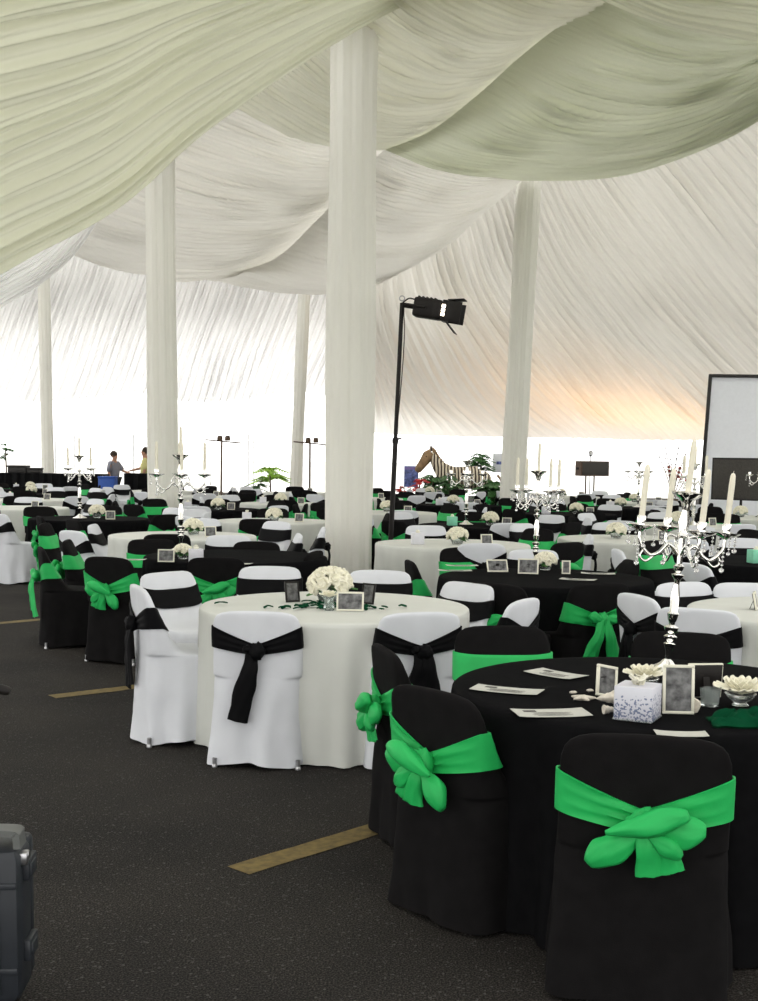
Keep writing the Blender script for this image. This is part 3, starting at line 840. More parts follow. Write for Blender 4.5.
# around the black table at left
C(107, 559, 66, 'black', 'green', 'large one at left, back to camera beside the aisle', 0, 2, True)
C(216, 559, 90, 'black', 'green', 'back to camera, above left end of front white table', 1, 0)
C(316, 553, 165, 'black', 'black', 'right of the left black table beside thickest pole', 0, 0)
C(257, 543, 262, 'black', 'green', 'facing camera at far right of left black table', 0, 0)
C(229, 536, 275, 'white', 'black', 'facing camera, far side of left black table', 1, 1)
C(151, 540, 292, 'black', 'green', 'facing camera at far left of left black table', 1, 0)
C(40, 549, 20, 'black', 'green', 'by left aisle with long hanging green bow', 0, 1, True)
C(66, 541, 5, 'black', 'green', 'second along the left aisle, green sash sideways', 1, 0, True)
C(92, 525, 0, 'white', 'black', 'side view behind the left aisle\'s black chairs', 1, 0)
C(300, 535, 190, 'white', 'black', 'leaning side view just left of thickest pole', 0, 1)

C(72, 521, 35, 'black', 'green', 'third from the front along the left aisle', 0, 2)
C(39, 517, 25, 'black', 'green', 'by left aisle behind the hanging-bow chair', 1, 1)
C(48, 508, 40, 'black', 'green', 'farthest black one beside the left aisle', 0, 0)
# second zone
far_tabs = [
 ('white', -2.05, 12.9, 'fourth-row left table'), ('white', .72, 12.2, 'fourth-row middle table'),
 ('white', 2.68, 13.3, 'fourth-row right table'), ('black', 3.5, 10.5, 'table at right edge under the screen'),
 ('black', -3.75, 16.0, 'leftmost table, fifth row'), ('white', -1.35, 16.0, 'second table, fifth row'),
 ('black', 1.25, 15.6, 'third table, fifth row'), ('white', 4.0, 16.3, 'rightmost table, fifth row'),
]
def row(name, y, xs, ords=('leftmost', 'second', 'third', 'fourth', 'rightmost')):
    rnd = random.Random(int(y * 10)); n = len(xs)
    for i, x in enumerate(xs):
        o = 'rightmost' if i == n - 1 else ords[i]
        far_tabs.append((rnd.choice(['white', 'black', 'white']), x, y + rnd.uniform(-.25, .25), '%s table, %s row' % (o, name)))
row('sixth', 19.0, [-5.5, -2.6, .1, 2.9, 5.6])
row('seventh', 22.0, [-6.2, -1.7, 1.4, 4.4])
row('eighth', 25.0, [-7.0, -3.6, -.3, 5.2])
row('last', 28.0, [-7.8, -4.9, -1.9, 1.0, 4.2])
POLES = [(-.35, 14.5), (-3.8, 22), (2.8, 26), (-11, 42), (-2.8, 42), (.06, 9.4)]
SIDES = ['right', 'far-right', 'far', 'far-left', 'left', 'near-left', 'near', 'near-right']
rnd = random.Random(11)
for cloth, x, y, d in far_tabs:
    T(cloth, x, y, 'round table in %s cloth, %s' % (cloth, d) if 'table,' in d else 'round table in %s cloth, the %s' % (cloth, d))
for cloth, x, y, d in far_tabs:
    for k in range(8):
        a = k * 45 + rnd.uniform(-7, 7) + 4
        R_ = 1.13 + rnd.uniform(-.03, .15)
        cx, cy = x + R_ * math.cos(math.radians(a)), y + R_ * math.sin(math.radians(a))
        cov, sash = ('black', 'green') if rnd.random() < (.5 if x > -4 else .4) else ('white', 'black')
        v, b = rnd.randrange(2), rnd.randrange(3)
        if any(math.hypot(cx - p, cy - q) < .46 for p, q in CH): continue
        if any(math.hypot(cx - p, cy - q) < .93 and (p, q) != (x, y) for p, q in TABS): continue
        if any(math.hypot(cx - p, cy - q) < .55 for p, q in POLES): continue
        if abs(cx) > .306 * cy + .35: continue
        if cy < 14.6 and 318 < 379 + F * cx / cy < 384: continue
        CH.append((cx, cy))
        chair(cov, sash, cx, cy, a + 180 + rnd.uniform(-9, 9), '%s, %s side of %s' % (DESC(cov, sash), SIDES[k], d), v, b, sc=1.05)

# ================================================================== THINGS ON THE FRONT BLACK TABLE
p = atz(666, 672, TZ)
candelabrum(p.x, p.y, math.radians(8), 'tall silver candelabrum with five cream candles on the front black table', 'front candelabrum', sc=1.08, tilt=math.radians(5))
# gift box with tissue
p = atz(641, 722, TZ)
t = thing('gift_box', 'pale speckled cube gift box with tissue tuft on front black table', 'gift box', (p.x, p.y + .06, TZ), math.radians(-27))
t.scale = (.95, .95, .92)
mb = MB(); mb.box((0, 0, .062), (.066, .066, .060), .002); mb.build('box', M['speckle'], t)
mb = MB(); mb.box((0, 0, .004), (.069, .069, .004), .002); mb.build('base', M['glass'], t)
mb = MB()
for k in range(7):
    a = k * .9; P = curve([(0, 0, .120), (.015 * math.cos(a), .015 * math.sin(a), .14), (.035 * math.cos(a + .3), .03 * math.sin(a + .3), .150 + .012 * math.sin(k * 2))], 6)
    mb.ribbon(P, Vector((-math.sin(a), math.cos(a), .3)), [.012, .018, .02, .018, .012, .003], .0012, arch=.006, nv=3)
mb.jitter(.006, 30, 2); mb.build('tissue', M['frame'], t)
def F_(px, py, rz, label, **k):
    p = atz(px, py, TZ); return photo_frame(p.x, p.y, math.radians(rz), label, **k)
F_(678, 714, -4, 'ivory-framed upright photo beside the gift box', w=.105, h=.165, tilt=-.12)
F_(606, 697, 24, 'small tilted ivory photo frame left of the gift box', w=.085, h=.115, tilt=-.30, roll=.22)
F_(703, 697, 188, 'black-backed frame seen from behind, right of the ivory photo', w=.13, h=.125, tilt=-.1)
# cream dahlia bowls
def flower_dish(px, py, label, r=.075, n=14):
    p = atz(px, py, TZ); t = thing('flower_dish', label, 'flowers', (p.x, p.y, TZ), 0, 'flower dishes on the front black table')
    d = MB(); d.lathe([(.022, 0), (.03, .004), (.02, .012), (.045, .03), (.055, .045), (.05, .045), (.03, .028), (.001, .02)], n=20); d.build('dish', M['glass'], t)
    f = MB(); petal_flower(f, (0, 0, .04), r, n, 5); f.build('blossom', M['flower'], t, sharp=80); return t
flower_dish(644, 690, 'cream dahlia in a glass dish behind the gift box', .085)
flower_dish(740, 706, 'cream dahlia in a glass dish by the green napkin', .10)
# drinking glass
p = atz(708, 705, TZ); t = thing('drinking_glass', 'small clear square tumbler in front of the black-backed frame', 'glass', (p.x, p.y - .02, TZ))
g_ = MB(); g_.lathe([(.030, 0), (.032, .004), (.036, .065), (.034, .065), (.030, .008), (.001, .007)], n=4); g_.build('tumbler', M['glass'], t, sharp=30)
# napkin
p = atz(742, 724, TZ); t = tag(None or (lambda mb: mb)(None) if False else bpy.data.objects.new('napkin', None), 'crumpled dark green napkin at right of the front black table', 'napkin')
bpy.data.objects.remove(t)
nk = MB()
rows = []
for j in range(26):
    r = []
    for i in range(40):
        u = i / 39 - .5; v = j / 25 - .5
        e = max(0, 1 - (abs(u) * 2) ** 4) * max(0, 1 - (abs(v) * 2) ** 4)
        h = .006 + e * (.028 + .03 * noise.noise(Vector((u * 7, v * 7, 3)))) + .01 * e * math.sin(u * 22 + v * 9)
        r.append((u * .26 + .02 * noise.noise(Vector((u * 4, v * 4, 0))), v * .15 + .02 * noise.noise(Vector((u * 4, v * 4, 9))), max(.003, h)))
    rows.append(r)
nk.grid(rows); nk.grid([[(x, y, .001) for x, y, z in r] for r in rows][::-1])
o = nk.build('napkin', M['napkin']); o.location = (p.x + .03, p.y, TZ); tag(o, 'crumpled dark green napkin at right of the front black table', 'napkin')
# shells and starfish
def shell(px, py, label, sc, rz):
    p = atz(px, py, TZ); mb = MB(); rr = []
    for i in range(12):
        t_ = i / 11; r = .028 * (1 - t_) ** .8 + .001; ring = []
        for k in range(14):
            a = 2 * PI * k / 14; q = r * (1 + .12 * math.sin(i * 2.4) + .07 * math.sin(a * 5)); ring.append((t_ * .09 - .045, q * math.cos(a), .026 + q * math.sin(a) * .9))
        rr.append(ring)
    mb.rings(rr); o = mb.build('seashell', M['shell']); o.location = (p.x, p.y, TZ); o.scale = (sc,) * 3; o.rotation_euler = (0, 0, math.radians(rz)); return tag(o, label, 'shell')
shell(608, 706, 'ribbed conical seashell under the tilted photo frame', 1.1, 200)
shell(611, 714, 'small flat cream shell left of the gift box', .6, 10)
shell(695, 711, 'pale pointed seashell right of the upright ivory photo', 1.0, 60)
st = MB()
for k in range(5):
    a = 2 * PI * k / 5; P = [(.045 * t_ * math.cos(a), .045 * t_ * math.sin(a), .008) for t_ in (0, .35, .7, 1)]; st.tube(P, [.011, .009, .006, .003], 8)
o = st.build('starfish', M['shell']); p = atz(583, 700, TZ); o.location = (p.x, p.y, TZ); tag(o, 'small pale starfish left of the tilted photo frame', 'starfish')
for i, (px, py, l) in enumerate(((573, 694, 'tiny round white pebble nearest the starfish'), (590, 692, 'tiny white pebble behind the starfish'))):
    mb = MB(); blob(mb, (0, 0, .006), (.014, .010, .006), i, 12, 8, .2); o = mb.build('pebble', M['shell']); p = atz(px, py, TZ); o.location = (p.x, p.y, TZ); tag(o, l, 'pebble')
menu(507, 691, .255, .115, math.radians(-22), 'menu sheet farthest left on the front black table')
menu(556, 675, .23, .125, math.radians(-46), 'menu sheet farthest back on the front black table')
menu(551, 714, .25, .13, math.radians(8), 'menu sheet nearest the near left edge of front black table')
menu(681, 735, .16, .075, math.radians(-4), 'small plain card in front of the gift box', False)
# ------------------------------------------------------------------ on the front white table
p = atz(330, 603, TZ); flower_bowl(p.x, p.y, 'large cream rose bouquet on the front white table', sc=1.35)
p = atz(329, 610, TZ); t = thing('flower_vase', 'small glass vase of cream blossom before the rose bouquet', 'vase', (p.x, p.y, TZ))
v_ = MB(); v_.lathe([(.03, 0), (.032, .01), (.026, .05), (.034, .075), (.031, .075), (.022, .05), (.026, .012), (.001, .008)], n=18); v_.build('vase', M['glass'], t)
f = MB(); petal_flower(f, (0, 0, .07), .06, 11, 7); f.build('blossom', M['flower'], t)
F_(350, 611, -3, 'cream-framed photo standing on the front white table', w=.15, h=.105, tilt=-.12)
F_(293, 602, 30, 'dark tilted frame at left of the rose bouquet', w=.09, h=.12, tilt=-.2, m='blackmetal')
F_(367, 604, -35, 'dark tilted frame at right of the rose bouquet', w=.09, h=.12, tilt=-.2, m='blackmetal')
lf = MB()
rr_ = random.Random(3)
for k in range(46):
    a = rr_.uniform(0, 6.28); r = .06 + .26 * abs(rr_.gauss(0, .5)); lf.xf(Matrix.Identity(4)); leaves(lf, (r * math.cos(a) * 1.3, r * math.sin(a) * .6, .002), .045, 2, k, .35, .2)
o = lf.build('petal_scatter', M['napkin']); p = atz(330, 607, TZ); o.location = (p.x, p.y, TZ); tag(o, 'dark green leaves scattered round the rose bouquet', 'leaves', None, 'stuff')
# ------------------------------------------------------------------ second black table
F_(498, 572, 10, 'left of two leaning ivory frames on the second black table', w=.16, h=.10, tilt=-.5)
F_(528, 574, -8, 'right of two leaning ivory frames on the second black table', w=.15, h=.115, tilt=-.3)
F_(566, 574, 0, 'small upright ivory frame right on the second black table', w=.065, h=.10, tilt=-.1)
p = atz(545, 570, TZ); flower_bowl(p.x, p.y, 'low cream flower bowl on the second black table', sc=.9)
p = atz(535, 567, TZ); candelabrum(p.x, p.y, .4, 'silver candelabrum with crystals on the second black table', 'second black table candelabrum', sc=1.12, tilt=.015)
for px, py, w_, h_, rz, l in ((455, 571, .25, .11, 2, 'menu sheet at far left of second black table'), (462, 566, .25, .11, 6, 'menu sheet behind the leftmost on second black table'), (598, 574, .25, .12, -8, 'menu sheet at right of second black table'), (578, 580, .25, .12, -20, 'menu sheet near front right of second black table')):
    menu(px, py, w_, h_, math.radians(rz), l)
# ------------------------------------------------------------------ left black table
p = atz(181, 551, TZ); candelabrum(p.x, p.y, .2, 'tall silver candelabrum before the left wrapped pole', 'left candelabrum', sc=1.25)
F_(166, 562, 0, 'ivory photo frame on the left black table', w=.13, h=.10, tilt=-.15)
p = atz(183, 559, TZ); flower_bowl(p.x, p.y, 'cream flower bowl on the left black table', sc=.8)
def tissue_box(px, py, label, m='gift', s=.055, group='small gift boxes'):
    p = atz(px, py, TZ); t = thing('gift_box', label, 'gift box', (p.x, p.y, TZ), .2, group)
    b = MB(); b.box((0, 0, s), (s, s, s), .003); b.build('box', M[m], t)
    q = MB(); blob(q, (0, 0, 2 * s + .012), (.022, .018, .02), px, 10, 7, .5); q.build('tissue', M['frame'], t)
tissue_box(196, 563, 'pale gift box on the left black table')
menu(130, 560, .25, .11, 0, 'menu sheet on the left black table\'s left side')
menu(236, 564, .25, .11, -.2, 'menu sheet on the left black table\'s right side')

# ------------------------------------------------------------------ right-edge white table
F_(757, 609, 70, 'dark photo frame on the right-edge white table', w=.13, h=.10, m='frame')
# ------------------------------------------------------------------ centrepieces farther back
for i, (cloth, x, y, d) in enumerate(far_tabs):
    rr_ = random.Random(i * 5 + 1)
    lab = d if d.startswith('table') or 'row' in d else d
    a = rr_.uniform(0, 6.28); o_ = (x + .14 * math.cos(a), y + .14 * math.sin(a))
    if i in (4, 6, 7, 12, 16):
        t = candelabrum(x - (o_[0] - x) * 1.2, y - (o_[1] - y) * 1.2, a, 'silver candelabrum on the ' + lab, lab, sc=1.2, candles=(i in (4, 7)))
    if i % 5 != 3: flower_bowl(o_[0], o_[1], 'cream flower bowl on the ' + lab, sc=1.1)
    photo_frame(x + .32, y - .22, rr_.uniform(-.5, .5), 'photo frame on the ' + lab, w=.12, h=.11)
    if rr_.random() < .6:
        t = thing('gift_box', 'small gift box on the ' + lab, 'gift box', (x - .35, y - .15, TZ), .2, 'small gift boxes')
        b = MB(); b.box((0, 0, .055), (.055, .055, .055), .003); b.build('box', M['mint' if i in (3, 6) else 'gift'], t)
        q = MB(); blob(q, (0, 0, .12), (.022, .018, .02), i, 10, 7, .5); q.build('tissue', M['frame'], t)

# ================================================================== LIGHT STAND WITH SPOTLIGHT
base = atz(388, 598, 0); by = base.y; bx = base.x
topp = atd(402, 303, by)
t = thing('light_stand', 'tall black pole stand carrying the black spotlight, beside the thickest pole', 'light stand', (bx, by, 0))
off = topp - Vector((bx, by, 0))
mb = MB(); mb.tube([(0, 0, .02), off * .55], .029, 14); mb.build('lower_pole', M['blackmetal'], t)
mb = MB(); mb.tube([off * .53, off], .024, 14); mb.build('upper_pole', M['blackmetal'], t)
mb = MB(); mb.lathe([(.034, 0), (.036, .005), (.036, .05), (.03, .06)], off * .53, 14); mb.tube([off * .54 + Vector((.03, 0, .02)), off * .54 + Vector((.07, 0, .02))], .01, 8); mb.build('collar', M['blackmetal'], t)
mb = MB(); mb.lathe([(.22, 0), (.225, .006), (.22, .016), (.05, .024), (.035, .06)], (0, 0, 0), 32); mb.build('base', M['blackmetal'], t)
mb = MB(); c = off + Vector((0, 0, .03)); mb.tube([c + Vector((.028 * math.cos(a * PI / 8), 0, .02 + .028 * math.sin(a * PI / 8))) for a in range(17)], .007, 8); mb.build('top_ring', M['metal'], t)
mb = MB(); P = curve([off + Vector((.02, -.03, -.05)), off + Vector((.03, -.04, -.4)), off * .7 + Vector((.03, -.03, 0)), off * .35 + Vector((-.02, -.035, 0)), Vector((.02, -.035, .3)), Vector((.1, -.1, .03))], 40); mb.tube(P, .006, 6); mb.build('cable', M['blackmetal'], t)
hp = Vector((bx, by, 0)) + off + Vector((.07, -.01, -.03))
t = thing('spotlight', 'black theatre spotlight with barn doors on the tall pole', 'spotlight', hp)
t.rotation_euler = (0, math.radians(9), math.radians(-12)); t.scale = (1.3, 1.3, 1.3)
mb = MB(); mb.box((.20, 0, 0), (.11, .082, .085), .02); mb.lathe([(.001, -.0), (.05, 0), (.06, .02), (.055, .05)], (0, 0, 0), 16); 
mb2 = MB(); mb2.box((.18, 0, 0), (.125, .08, .082), .02)
for k in range(5): mb2.box((.09 + k * .035, 0, .086), (.008, .06, .006), .002)
mb2.build('housing', M['blackmetal'], t)
mb = MB(); mb.tube([(-.06, 0, 0), (.06, 0, .0)], .022, 10); mb.tube([(.0, -.09, .0), (.0, .09, .0)], .012, 8); mb.tube([(0, -.09, 0), (.17, -.095, 0)], .009, 8); mb.tube([(0, .09, 0), (.17, .095, 0)], .009, 8)
P = curve([(-.05, 0, .02), (-.0, -.02, .06), (.05, 0, .06)], 8); mb.tube(P, .006, 6); mb.build('yoke', M['blackmetal'], t)
mb = MB(); mb.box((.325, 0, 0), (.022, .088, .088), .006); mb.build('front_ring', M['blackmetal'], t)
mb = MB()
for k in range(3): mb.box((.318, -.0885, -.035 + .035 * k), (.016, .004, .013), .003)
mb.build('lit_slots', M['lampglow'], t)
for k, (c, h, R) in enumerate((((.41, -.10, 0), (.065, .003, .085), Matrix.Rotation(-.18, 3, 'Z')), ((.41, .10, 0), (.065, .003, .085), Matrix.Rotation(.18, 3, 'Z')), ((.41, 0, .105), (.070, .09, .003), Matrix.Rotation(-.18, 3, 'Y')), ((.39, 0, -.125), (.070, .09, .003), Matrix.Rotation(.75, 3, 'Y')))):
    mb = MB(); mb.box(c, h, .001, R=None)
    mb.v = [tuple(R @ (Vector(v) - Vector(c)) + Vector(c)) for v in mb.v]; mb.build('barn_door', M['blackmetal'], t)

# ================================================================== CARRY CASE, LOWER LEFT
D = 3.32
t = thing('equipment_case', 'black rugged wheeled case with raised pull handle at lower left corner', 'case', ((33 - 379) / F * D - .262, D + .12, 0), math.radians(3))
t.scale = (1, 1, .88)
mb = MB(); mb.box((0, -.0, .30), (.185, .085, .255), .03); 
for k in (-1, 1): mb.box((k * .12, -.088, .30), (.012, .006, .22), .004)
for zz in (.16, .44): mb.box((0, -.086, zz), (.18, .006, .010), .003)
mb.build('shell', M['case'], t, sharp=35)
mb = MB(); mb.box((0, .115, .30), (.178, .035, .245), .02); mb.build('lid', M['case'], t, sharp=35)
mb = MB(); P = curve([(-.06, -.02, .55), (-.055, -.02, .592), (0, -.02, .60), (.155, -.02, .600), (.172, -.02, .585), (.176, -.02, .55)], 24); mb.ribbon(P, Vector((0, 1, 0)), .035, .010, nv=4); mb.build('carry_handle', M['casetop'], t)
for zz in (.47, .20):
    mb = MB(); mb.box((.192, .02, zz), (.012, .05, .035), .006); mb.box((.203, .01, zz), (.006, .03, .022), .003); mb.build('latch', M['case'], t, sharp=35)
mb = MB(); mb.tube([(.196, -.03, .525), (.205, -.03, .525)], .012, 12); mb.box((.19, -.03, .515), (.012, .02, .02), .004); mb.build('lock_eye', M['metal'], t)
for xx in (.125, -.02): pass
for xx in (.103, -.10):
    mb = MB(); mb.box((xx, -.055, .79), (.009, .007, .28), .003); mb.build('handle_rod', M['blackmetal'], t)
mb = MB(); mb.tube(curve([(-.13, -.055, 1.06), (-.10, -.055, 1.073), (0, -.055, 1.075), (.12, -.055, 1.073), (.165, -.055, 1.063)], 20), [.012, .015] + [.016] * 16 + [.015, .012], 12); mb.build('grip', M['blackmetal'], t)
for k in (-1, 1):
    mb = MB(); mb.tube([(k * .15 - .015, -.03, .035), (k * .15 + .015, -.03, .035)], .035, 18); mb.build('wheel', M['blackmetal'], t)

# ================================================================== SCREEN, SPEAKERS AND STAGE AT RIGHT
SD = 22.0
tl_ = atd(709, 374, SD); bl_ = atd(697, 527, SD)
W_ = 3.4; H_ = tl_.z - bl_.z
t = thing('projection_screen', 'large pale projection screen with black frame at the right edge', 'screen', (bl_.x, SD, bl_.z), 0)
sh = tl_.x - bl_.x
sm = Matrix.Identity(4); sm[0][2] = sh / H_
def sheared(mb): mb.v = [tuple(sm @ Vector(v)) for v in mb.v]; return mb
fw = .055
mb = MB(); mb.box((W_ / 2, .03, H_ / 2), (W_ / 2 - fw, .008, H_ / 2 - fw)); sheared(mb).build('screen_sheet', M['screen'], t, smooth=False)
for c, h in (((fw / 2, 0, H_ / 2), (fw / 2, .03, H_ / 2)), ((W_ - fw / 2, 0, H_ / 2), (fw / 2, .03, H_ / 2)), ((W_ / 2, 0, H_ - fw / 2), (W_ / 2 - fw, .03, fw / 2)), ((W_ / 2, 0, fw / 2), (W_ / 2 - fw, .03, fw / 2))):
    mb = MB(); mb.box(c, h, .008); sheared(mb).build('frame_bar', M['speaker'], t)
for k in (.5, 2.9):
    mb = MB(); mb.tube([(k, .02, .03), (k - .02, .02, -bl_.z + .02)], .03, 8); mb.tube([(k - .02, -.35, -bl_.z + .03), (k - .02, .4, -bl_.z + .03)], .03, 8); mb.build('leg', M['metal'], t)
def skirt(name, x0, y0, x1, y1, h, label, m, seed, depth=.7):
    mb = MB(); p = Vector((x0, y0, 0)); q = Vector((x1, y1, 0)); L_ = (q - p).length; dx_ = (q - p).normalized(); n = Vector((dx_.y, -dx_.x, 0))
    K = int(L_ * 14)
    per = []
    for i in range(K + 1): per.append(p + dx_ * (L_ * i / K) + n * (.035 * math.sin(i * 1.9 + seed)))
    for i in range(8): per.append(q - n * (depth * (i + 1) / 8))
    for i in range(K // 2): per.append(q - n * depth - dx_ * (L_ * (i + 1) / (K // 2)))
    for i in range(7): per.append(p - n * (depth * (7 - i) / 8))
    r0 = [v + Vector((0, 0, .01)) for v in per]; r1 = [v + Vector((0, 0, h - .02)) for v in per]
    cen = (p + q) / 2 - n * depth / 2
    r2 = [cen + (v - cen) * .995 + Vector((0, 0, h)) for v in per]; mb.rings([r0, r1, r2]); o = mb.build(name, M[m], sharp=40); return tag(o, label, 'skirted table')
skirt('skirted_table', 5.2, 20.95, 8.9, 20.95, .56, 'black-skirted low stage table below the projection screen', 'satin', 1, .5)
def speaker(x, y, z, w, h, dp, rz, label, m, tilt=0):
    t = thing('loudspeaker', label, 'loudspeaker', (x, y, z), rz, 'loudspeakers')
    b = MB(); s_ = .72
    b.rings([[Vector((w / 2 * sx, -dp / 2, hz)), Vector((-w / 2 * sx, -dp / 2, hz)), Vector((-w / 2 * sx * s_, dp / 2, hz)), Vector((w / 2 * sx * s_, dp / 2, hz))] for sx, hz in ((1, 0), (1, h))]); b.build('cabinet', M[m], t, sharp=30)
    g2 = MB(); g2.box((0, -dp / 2 - .006, h / 2), (w / 2 - .03, .006, h / 2 - .03), .004); g2.build('grille', M['grille'], t)
    for k in (-1, 1):
        q = MB(); q.box((k * w * .44, .02, h / 2), (.012, .07, .03), .005); q.build('side_grip', M['blackmetal'], t)
    return t
q = atd(741, 500, 20.2)
speaker(q.x, 20.2, q.z, .84, .68, .45, math.radians(-38), 'large black loudspeaker in front of the projection screen', 'speaker')
# its stand
t = thing('speaker_stand', 'black stand holding the loudspeaker before the screen', 'speaker stand', (q.x, 20.2, 0))
mb = MB(); mb.tube([(0, 0, .2), (0, 0, q.z)], .022, 10); mb.build('pole', M['blackmetal'], t)
for k in range(3):
    a = k * 2 * PI / 3 + .3; mb = MB(); mb.tube([(0, 0, .5), (.45 * math.cos(a), .45 * math.sin(a), .02)], .014, 8); mb.build('leg', M['blackmetal'], t)
q = atd(590, 476, 30.0)
speaker(q.x, 30.0, q.z, .80, .36, .42, math.radians(25), 'brown backlit loudspeaker on two poles, right of the right pillar', 'speaker_b')
t = thing('speaker_stand', 'twin-pole stand under the brown loudspeaker', 'speaker stand', (q.x, 30.0, 0))
for k in (-1, 1):
    mb = MB(); mb.tube([(k * .10, 0, .02), (k * .10, 0, q.z)], .02, 10); mb.build('pole', M['brass'], t)
    mb = MB(); mb.box((k * .10, 0, .015), (.05, .25, .015), .004); mb.build('foot', M['brass'], t)
t = thing('lamp_mast', 'thin mast with small lamp above the brown loudspeaker', 'mast', (q.x + .1, 30.6, 0))
mb = MB(); mb.tube([(0, 0, .02), (0, 0, 1.68)], .015, 8); mb.build('pole', M['metal'], t)
mb = MB(); mb.lathe([(.02, 0), (.06, .03), (.06, .10), (.03, .14)], (0, 0, 1.66), 12); mb.build('lamp', M['metal'], t)

# ================================================================== FAR LEFT: SKIRTED BAR, PEOPLE, LIGHT MASTS, CANOPIES
q0 = atd(0, 475, 33); q1 = atd(104, 478, 33); q2 = atd(152, 473, 33)
skirt('skirted_table', q0.x - 1.0, 33, q1.x, 33, 1.02, 'long black-skirted bar at far left', 'satin', 2)
skirt('skirted_table', q1.x + .5, 33.1, q2.x, 33.1, 1.05, 'black-skirted bar before the person in yellow', 'satin', 5)
def crate(px, py, d, w, h, dp, label, m, name='gear_box', z=None):
    q = atd(px, py, d); zz = q.z if z is None else z
    t = thing(name, label, 'box', (q.x, d, zz))
    b = MB(); b.box((0, 0, h / 2), (w / 2, dp / 2, h / 2), .02); b.build('body', M[m], t)
    b = MB(); b.box((0, 0, h + .02), (w / 2 + .01, dp / 2 + .01, .025), .01); b.build('lid', M[m], t)
    for k in (-1, 1):
        b = MB(); b.tube([(k * (w / 2 + .01), -.06, h * .7), (k * (w / 2 + .03), 0, h * .7), (k * (w / 2 + .01), .06, h * .7)], .012, 6); b.build('handle', M['blackmetal'], t)
crate(108, 490, 32.2, .42, .62, .4, 'blue upright cooler between the two skirted bars', 'blue', 'cooler', 0.32)
crate(108, 500, 32.2, .46, .28, .4, 'black base crate under the blue cooler', 'speaker', z=0)
crate(19, 475, 33.35, .5, .16, .4, 'black equipment box on the far left bar', 'speaker', z=1.02)
crate(35, 475, 33.35, .35, .10, .35, 'flat black box on the far left bar', 'speaker', z=1.02)
def person(x, y, heading, shirt, label, reach, hgt=1.72, m_hair='hair'):
    """continuous skinned body with clothing children; heading in radians, 0 faces +X"""
    t = thing('person', label, 'person', (x, y, 0), heading)
    s = hgt / 1.75
    V = {'pel': (0, 0, .95, .13), 'wa': (0, 0, 1.08, .125), 'ch': (.01, 0, 1.28, .145), 'nk': (0, 0, 1.46, .06), 'hd0': (.02, 0, 1.54, .07), 'hd1': (.03, 0, 1.63, .09), 'hd2': (.02, 0, 1.71, .055),
         'no': (.125, 0, 1.615, .016)}
    E = [('pel', 'wa'), ('wa', 'ch'), ('ch', 'nk'), ('nk', 'hd0'), ('hd0', 'hd1'), ('hd1', 'hd2'), ('hd1', 'no')]
    for sd, nm in ((1, 'L'), (-1, 'R')):
        V['hip' + nm] = (0, .09 * sd, .90, .095); V['kn' + nm] = (.02, .10 * sd, .50, .06); V['an' + nm] = (-.01, .11 * sd, .09, .04); V['to' + nm] = (.15, .12 * sd, .035, .035)
        V['sh' + nm] = (0, .19 * sd, 1.40, .055)
        if reach == sd or reach == 2:
            el = (.16, .22 * sd, 1.18, .042); wr = (.40, .20 * sd, 1.12, .03)
        else:
            el = (-.03, .24 * sd, 1.13, .042); wr = (.06, .25 * sd, .90, .03)
        V['el' + nm] = el; V['wr' + nm] = wr
        d = (Vector(wr[:3]) - Vector(el[:3])).normalized(); pm = Vector(wr[:3]) + d * .06
        V['pm' + nm] = tuple(pm) + (.03,)
        E += [('pel', 'hip' + nm), ('hip' + nm, 'kn' + nm), ('kn' + nm, 'an' + nm), ('an' + nm, 'to' + nm), ('ch', 'sh' + nm), ('sh' + nm, 'el' + nm), ('el' + nm, 'wr' + nm), ('wr' + nm, 'pm' + nm)]
        up = Vector((0, 0, 1)); sdv = d.cross(up).normalized()
        for k, (o_, ln) in enumerate(((-.028, .065), (-.010, .08), (.010, .075), (.028, .06))):
            a = pm + sdv * o_ + d * .02; b = a + d * ln * .6; c = b + (d * .6 - up * .6) * ln * .5
            V['f%d%s' % (k, nm)] = tuple(b) + (.009,); V['g%d%s' % (k, nm)] = tuple(c) + (.008,)
            E += [('pm' + nm, 'f%d%s' % (k, nm)), ('f%d%s' % (k, nm), 'g%d%s' % (k, nm))]
        th = Vector(wr[:3]) + d * .03 + sdv * .055 * (-sd); V['th' + nm] = tuple(th) + (.010,); E.append(('wr' + nm, 'th' + nm))
    def skin(name, keys, edges, grow, m, root):
        me = bpy.data.meshes.new(name); idx = {k: i for i, k in enumerate(keys)}
        me.from_pydata([tuple(Vector(V[k][:3]) * s) for k in keys], [(idx[a], idx[b]) for a, b in edges if a in idx and b in idx], [])
        o = bpy.data.objects.new(name, me); COL.objects.link(o); o.parent = t
        md = o.modifiers.new('skin', 'SKIN'); md.use_smooth_shade = True
        for k in keys:
            sv = me.skin_vertices[0].data[idx[k]]; r = V[k][3] * s + grow; sv.radius = (r, r); sv.use_root = (k == root)
        sb = o.modifiers.new('sub', 'SUBSURF'); sb.levels = 2; sb.render_levels = 2
        me.materials.append(M[m]); return o
    skin('body', list(V), E, 0, 'skin', 'pel')
    skin('shirt', ['pel', 'wa', 'ch', 'shL', 'shR', 'elL', 'elR'], E, .035, shirt, 'ch')
    skin('trousers', ['pel', 'hipL', 'hipR', 'knL', 'knR', 'anL', 'anR'], E, .02, 'trouser', 'pel')
    h = MB(); blob(h, (0, 0, 0), (.105, .098, .10), 1, 18, 12, .1); h.v = [(x_, y_, z_) for x_, y_, z_ in h.v]
    o = h.build('hair', M[m_hair], t); o.location = (-.01 * s, 0, 1.675 * s)
